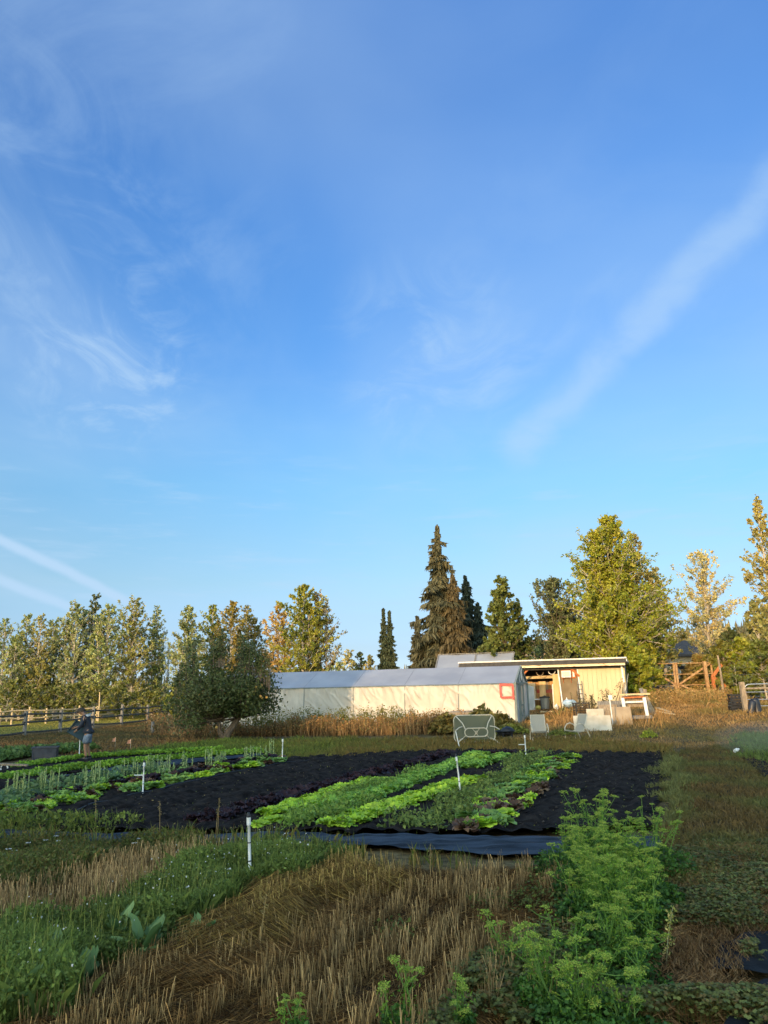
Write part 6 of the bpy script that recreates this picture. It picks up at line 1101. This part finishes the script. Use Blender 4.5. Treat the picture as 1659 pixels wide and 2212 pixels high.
# standing stubble
def stubble(pg, n, h, label, cols=((.40, .29, .16), (.30, .20, .10), (.48, .37, .22)), w=.0075, lean=.15, power=1.2, clump=0.):
    mb = MB(); p = scatter(pg, n, power)
    if clump: v = vnoise(p[:, 0]*2.2, p[:, 1]*2.2, 107)*.8+.26*np.sin((p[:, 0]-.345*p[:, 1])*2*math.pi/.36+1.2*(vnoise(p[:, 0], p[:, 1]*.6, 108)-.5)); p = p[v > clump]
    n = len(p); hh = h*(.25+.95*rng.beta(1.6, 1.6, n)); d = np.stack([rng.normal(0, lean, n), rng.normal(0, lean, n), 1+0*hh], 1)*hh[:, None]; tip = p+d; cc = pal(n, *cols, jit=.3)*rng.choice([.55, .8, 1, 1.15], n)[:, None]; s = rng.uniform(.6, 1.25, n)*w/2; th = rng.uniform(0, 6.28, n)
    V = []
    for base, sc in ((p, 1.), (tip, .8)):
        for k in range(3): a = th+k*2.094; V.append(base+np.stack([np.cos(a)*s*sc, np.sin(a)*s*sc, 0*a], 1))
    V = np.stack(V, 1).reshape(-1, 3); i = (np.arange(n)*6)[:, None]; F = np.concatenate([i+np.array([[0, 1, 4, 3]]), i+np.array([[1, 2, 5, 4]]), i+np.array([[2, 0, 3, 5]])])
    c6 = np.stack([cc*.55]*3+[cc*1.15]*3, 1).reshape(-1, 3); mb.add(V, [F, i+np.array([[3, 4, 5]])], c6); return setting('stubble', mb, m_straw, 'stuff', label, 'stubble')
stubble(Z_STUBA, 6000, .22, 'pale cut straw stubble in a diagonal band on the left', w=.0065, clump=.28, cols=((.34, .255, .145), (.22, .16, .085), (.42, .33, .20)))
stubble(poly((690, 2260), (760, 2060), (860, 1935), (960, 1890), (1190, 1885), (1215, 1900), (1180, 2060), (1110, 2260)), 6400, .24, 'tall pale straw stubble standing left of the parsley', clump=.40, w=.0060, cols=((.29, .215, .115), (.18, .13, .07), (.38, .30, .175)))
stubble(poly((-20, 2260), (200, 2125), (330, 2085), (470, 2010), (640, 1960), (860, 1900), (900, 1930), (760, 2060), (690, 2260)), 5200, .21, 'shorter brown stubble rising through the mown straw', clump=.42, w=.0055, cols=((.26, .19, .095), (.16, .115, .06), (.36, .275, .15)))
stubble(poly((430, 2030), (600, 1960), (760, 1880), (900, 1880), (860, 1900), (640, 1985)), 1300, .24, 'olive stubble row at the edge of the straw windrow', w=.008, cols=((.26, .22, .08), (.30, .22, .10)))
# lying straw: windrows bend to the right
def straw(pg, n, label, cols, w=.005, ln=.3, hi=.1, az=None, power=1.2):
    mb = MB(); p = scatter(pg, n, power); sw = 2.6*(vnoise(p[:, 0]*1.4, p[:, 1]*1.1, 115)-.5)+1.2*(vnoise(p[:, 0]*4, p[:, 1]*3, 116)-.5); a = sw+(rng.normal(.45, .42, n) if az is None else rng.normal(az[0], .22, n)*1+.0*sw-.6*sw); L_ = ln*rng.uniform(.4, 1.3, n); zz = hi*rng.random(n)**1.5+.02; d = np.stack([np.cos(a)*L_, np.sin(a)*L_, rng.normal(0, .06, n)*L_-.02], 1); m = p+d*.5+np.stack([0*a, 0*a, zz+.05*L_], 1); cc = pal(n, *cols, jit=.25)
    spikes(mb, p+np.stack([0*a, 0*a, zz*.7], 1), m, w, cc); spikes(mb, m, p+d+np.stack([0*a, 0*a, zz*.5], 1), w, cc); return setting('straw', mb, m_straw, 'stuff', label, 'straw')
BS = [(.075, .046, .021), (.125, .08, .034), (.05, .031, .015), (.20, .135, .062)]
straw(Z_STRAW, 38000, 'brown mown straw lying over the stubble field', BS, .0048, .17, .06)
straw(poly((380, 2040), (500, 1975), (640, 1915), (760, 1890), (800, 1920), (700, 1960), (560, 2010), (430, 2060)), 9000, 'long curved straw of the raised windrow beside the green band', [(.15, .11, .04), (.25, .185, .065), (.09, .06, .026), (.06, .04, .02)], .0055, .36, .2, (.2, .55))
straw(poly((280, 2120), (400, 2060), (520, 2075), (420, 2120), (330, 2140)), 2600, 'smaller loose heap of brown straw near the docks', BS, .0055, .3, .14, (.2, .7))
straw(Z_STUBA, 9000, 'brown straw litter between the left stubble', BS, .006, .2, .06)
straw(poly((1440, 2010), (1480, 1985), (1530, 2000), (1500, 2030), (1450, 2030)), 700, 'small patch of pale straw on the ground right of the parsley', [(.34, .24, .12), (.26, .17, .08)], .007, .3, .06)
p0 = P(1590, 2170); mb = MB(); n = 160; q = p0+rng.normal(0, .03, (n, 3))+np.outer(rng.uniform(-.1, .25, n), (1, -.25, 0)); q[:, 2] = rng.uniform(.02, .09, n); spikes(mb, q, q+np.stack([rng.uniform(.2, .5, n), rng.normal(-.12, .05, n), rng.normal(-.01, .02, n)], 1), .008, pal(n, (.40, .29, .14), (.30, .20, .09))); solo('straw_bunch', mb, m_dry, 'bunch of pale straw lying on black fabric at the bottom right', 'straw')
w_ = scatter(Z_STRAW, 16000, 1); w_ = w_[vnoise(w_[:, 0]*1.1, w_[:, 1]*1.1, 113)+.5*(w_[:, 0]-.6)*.35 > .70]; k = len(w_); mb = MB(); hh = rng.uniform(.02, .14, k); leaves(mb, w_+np.stack([0*hh, 0*hh, hh], 1), .032*rng.uniform(.5, 1.5, k), pal(k, (.045, .07, .03), (.06, .09, .035), (.035, .05, .025)), aspect=.7, nb=np.tile([0, 0, 1.], (k, 1)), bias=.7)
setting('weeds', mb, m_leaf, 'stuff', 'low green weeds coming up between the cut stubble', 'weeds')
# clover and low weeds at the right
def clover(pg, n, label, cols, size=.035, h=.09, power=1.4, hole=0.):
    p = scatter(pg, n, power)
    v = vnoise(p[:, 0]*2.0, p[:, 1]*2.0, 109)
    if hole: p = p[v > hole]; v = v[v > hole]
    n = len(p); mb = MB(); hh = (h*(.3+1.1*v)*rng.uniform(.4, 1.1, n)); a = rng.uniform(0, 6.28, n); c = p+np.stack([0*hh, 0*hh, hh+.02], 1); cc = pal(n, *cols)*(.75+.5*v[:, None])
    for k in range(3): ang = a+k*2.094; leaves(mb, c+np.stack([np.cos(ang), np.sin(ang), 0*a], 1)*size*.45, size*rng.uniform(.7, 1.2, n), cc, aspect=.95, nb=np.tile([0, 0, 1.], (n, 1)), bias=1.6)
    spikes(mb, p, c, .004, cc*.7); return setting('clover', mb, m_leaf, 'stuff', label, 'clover')
CL = [(.04, .058, .028), (.055, .075, .036), (.032, .042, .022), (.06, .05, .03)]
clover(Z_CLOVER, 26000, 'dark clover and low weeds covering the ground right of the parsley', CL, .030, .13, hole=.36)
clover(poly((1000, 2260), (1030, 2150), (1120, 2060), (1230, 2060), (1240, 2260)), 5200, 'clover patch between the stubble and the parsley', CL, .034, .11)
straw(poly((1440, 2260), (1450, 1900), (1700, 1840), (1700, 2260)), 12000, 'brown dead stems mixed into the clover', [(.10, .065, .035), (.14, .09, .05), (.20, .14, .08)], .005, .16, .12)
field('weeds', poly((1470, 1990), (1440, 1900), (1500, 1850), (1700, 1830), (1700, 1930), (1560, 1960)), 5200, .16, 9000, .035, [(.045, .065, .032), (.06, .06, .035), (.075, .06, .035)], 'mixed low green and brown weeds between path and clover')
# ------------------------------------------------------------------ flowering parsley: stems, flat umbels, leaves
UMB = []
for v in range(5):
    mb = MB(); k = 13; Rr = .042
    for i in range(k):
        a = i*2.399; r = Rr*math.sqrt((i+.4)/k); e = np.array([r*math.cos(a), r*math.sin(a), .028-.010*(r/Rr)**2+rng.normal(0, .003)]); spikes(mb, np.zeros((1, 3)), e[None], .0032, (.13, .20, .05))
        n = 16; a2 = rng.uniform(0, 6.28, n); r2 = .0125*np.sqrt(rng.random(n)); q = e+np.stack([r2*np.cos(a2), r2*np.sin(a2), rng.uniform(-.002, .006, n)], 1); leaves(mb, q, rng.uniform(.007, .012, n), pal(n, (.21, .30, .04), (.33, .35, .07), (.14, .24, .035)), aspect=.9, nb=np.tile([0, 0, 1.], (n, 1)), bias=.8)
    me = mb.mesh('umbel'); me.materials.append(m_let); UMB.append(me)
n_umb = 0
def parsley(px, py, h, nst, spread, label, nleaf=500, lean=(0, 0), bright=1., usc=1.):
    global n_umb
    c = P(px, py); t_ = thing('flowering_parsley', label, 'plant', c, 0, 'flowering parsley plants'); st = MB(); lf = MB()
    for k in range(nst):
        a = rng.uniform(0, 6.28); hh = h*rng.uniform(.72, 1.08); r = spread*rng.uniform(.15, 1); b = np.array([rng.normal(0, .05), rng.normal(0, .05), 0]); e = b+np.array([math.cos(a)*r+lean[0], math.sin(a)*r+lean[1], hh]); m = b+(e-b)*np.array([.35, .35, .55]); s = np.linspace(0, 1, 6)[:, None]; q = (1-s)**2*b+2*s*(1-s)*m+s*s*e
        tube(st, q, np.linspace(.0055, .0028, 6), 5, (.10*bright, .19*bright, .035)); ends = [(q[-1], 1.)]
        for j in range(rng.integers(1, 4)):
            i = rng.integers(2, 5); o = q[i]; d = rng.normal(0, .07, 3)+np.array([math.cos(a)*.06, math.sin(a)*.06, hh*rng.uniform(.14, .28)]); tube(st, [o, o+d*.6+[0, 0, -.01], o+d], [.0035, .003, .0022], 4, (.11*bright, .20*bright, .04)); ends.append((o+d, rng.uniform(.6, .95)))
        for e_, sc in ends:
            o = link('umbel', UMB[n_umb % 5], None, t_); n_umb += 1; o.location = Vector(e_); o.rotation_euler = (rng.normal(0, .22), rng.normal(0, .22), rng.uniform(0, 6.28)); s_ = sc*rng.uniform(.85, 1.35)*usc; o.scale = (s_,)*3
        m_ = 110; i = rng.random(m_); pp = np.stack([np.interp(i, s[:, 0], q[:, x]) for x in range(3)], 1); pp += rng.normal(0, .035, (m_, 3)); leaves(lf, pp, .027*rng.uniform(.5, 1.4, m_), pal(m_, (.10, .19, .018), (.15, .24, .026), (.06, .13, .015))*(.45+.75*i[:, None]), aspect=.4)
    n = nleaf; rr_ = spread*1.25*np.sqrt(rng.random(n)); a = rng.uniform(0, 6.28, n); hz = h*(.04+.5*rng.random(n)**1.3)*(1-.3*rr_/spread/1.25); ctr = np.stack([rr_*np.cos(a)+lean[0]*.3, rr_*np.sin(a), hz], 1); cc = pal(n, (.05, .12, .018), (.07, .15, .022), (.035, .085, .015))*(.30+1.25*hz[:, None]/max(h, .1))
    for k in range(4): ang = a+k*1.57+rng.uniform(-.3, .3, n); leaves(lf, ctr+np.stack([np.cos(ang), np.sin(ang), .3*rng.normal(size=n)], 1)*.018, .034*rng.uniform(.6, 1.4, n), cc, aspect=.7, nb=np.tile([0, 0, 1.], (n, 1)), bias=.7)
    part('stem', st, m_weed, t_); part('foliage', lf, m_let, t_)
PL = [((1290, 1862), .78, 9, .30, 'farthest flowering parsley reaching up over the soil bed'), ((1235, 1895), .62, 8, .32, 'flowering parsley at the far left of the clump by the blue fabric'), ((1345, 1888), .66, 10, .34, 'flowering parsley in the rear centre of the clump'), ((1410, 1905), .70, 9, .34, 'flowering parsley leaning right over the mown path'), ((1275, 1945), .66, 10, .30, 'flowering parsley left of centre before the blue fabric'), ((1355, 1960), .66, 12, .32, 'dense yellow green parsley in the centre of the clump'), ((1410, 1975), .58, 7, .24, 'flowering parsley on the right flank by the pale weed'),
      ((1270, 2010), .56, 7, .22, 'flowering parsley at the left flank near the stubble'), ((1330, 2035), .60, 11, .24, 'thick dark based parsley in the middle front'), ((1390, 2060), .42, 3, .20, 'parsley with few flowers right of the middle front'), ((1235, 2100), .42, 3, .16, 'loose parsley among the clover by the stubble'), ((1335, 2130), .40, 2, .24, 'low leafy parsley with a single tall flower in front'), ((1400, 2150), .34, 2, .2, 'dark leafy parsley near the bottom right corner of the clump'), ((1180, 2190), .45, 7, .16, 'bright parsley stems at the bottom edge left of the clump'), ((1260, 2240), .46, 9, .24, 'nearest parsley cluster at the bottom frame edge'), ((1370, 2255), .34, 4, .2, 'parsley heads just above the bottom frame edge at right'), ((1300, 1992), .62, 9, .26, 'leafy parsley just in front of the dense yellow green one'), ((1375, 2008), .58, 9, .26, 'broad parsley in the right middle of the clump'), ((1330, 2090), .46, 7, .26, 'low spreading parsley joining the nearest heads to the clump'), ((1120, 2110), .40, 4, .18, 'thin parsley stems standing inside the stubble'), ((860, 2240), .34, 3, .08, 'single parsley stalk at the bottom edge amid brown straw'), ((1000, 2240), .30, 2, .06, 'parsley stalk at the bottom edge among pale stubble'), ((645, 2250), .24, 2, .05, 'small lone parsley at the bottom edge in brown straw')]
for (p, h, ns, sp_, lb) in PL: parsley(*p, h, ns, sp_, lb, nleaf=900 if ns > 4 else 120, lean=((.18, 0) if 'leaning right' in lb else (0, 0)), usc=1.0 if p[1] < 2000 else .85)
# pale spiky weed beside the parsley
c = P(1440, 2090); t_ = thing('pigweed', 'pale drooping seed spike weed right of the parsley clump', 'weed', c); st = MB(); tube(st, [(0, 0, 0), (.03, 0, .2), (.09, 0, .42)], [.006, .005, .003], 5, (.22, .22, .12)); part('stem', st, m_weed, t_); n = 160; u = rng.random(n)**.7; q = np.stack([.03*u+.06*u**2, 0*u, .42*u], 1)+rng.normal(0, .014, (n, 3)); mb = MB(); leaves(mb, q, rng.uniform(.012, .035, n), pal(n, (.15, .17, .08), (.11, .15, .055), (.22, .21, .12)), aspect=.5); part('foliage', mb, m_leaf, t_)
# wispy stems rising from the weeds
for px, py, h in ((205, 1800, .5), (345, 1806, .5), (470, 1806, .55), (868/2.37+100, 1806, .4), (930, 1905, .4), (560, 2060, .45)):
    c = P(px, py); t_ = thing('dry_stem', 'thin dry grass stem standing above the weeds', 'weed', c, 0, 'thin dry stems above the weeds'); mb = MB(); x = rng.normal(0, .05); tube(mb, [(0, 0, 0), (x*.4, 0, h*.5), (x, 0, h)], [.005, .004, .002], 4, (.26, .20, .10)); n = 22; u = rng.uniform(.6, 1, n); leaves(mb, np.stack([x*u, 0*u, h*u], 1)+rng.normal(0, .012, (n, 3)), .025, pal(n, (.24, .19, .10), (.16, .15, .07)), aspect=.4); part('stem', mb, m_dry, t_)

# sprinkler spray drifting over the grass at the right edge
ms, nt, b, out = nodes('mist'); nt.nodes.remove(b); v = nt.nodes.new('ShaderNodeVolumePrincipled'); v.inputs['Density'].default_value = .04; v.inputs['Color'].default_value = (.95, .97, 1, 1)
nt.links.new(v.outputs[0], out.inputs['Volume']); mb = MB(); c = P(1680, 1630); k = 14; th = np.linspace(0, math.pi, 9); lathe(mb, np.column_stack([np.sin(th)*.95+.0, -np.cos(th)*.5]), k); V = mb.V[0]; mb.V[0] = V*np.array([1.9, 1.4, 1.0])*(1+.25*(vnoise(V[:, 0]*2+9, V[:, 2]*3+9, 121)-.5))[:, None]+c+np.array([0, 0, .5])
setting('mist', mb, ms, 'stuff', 'pale sprinkler mist drifting over green grass at the right edge', 'mist', smooth=True)
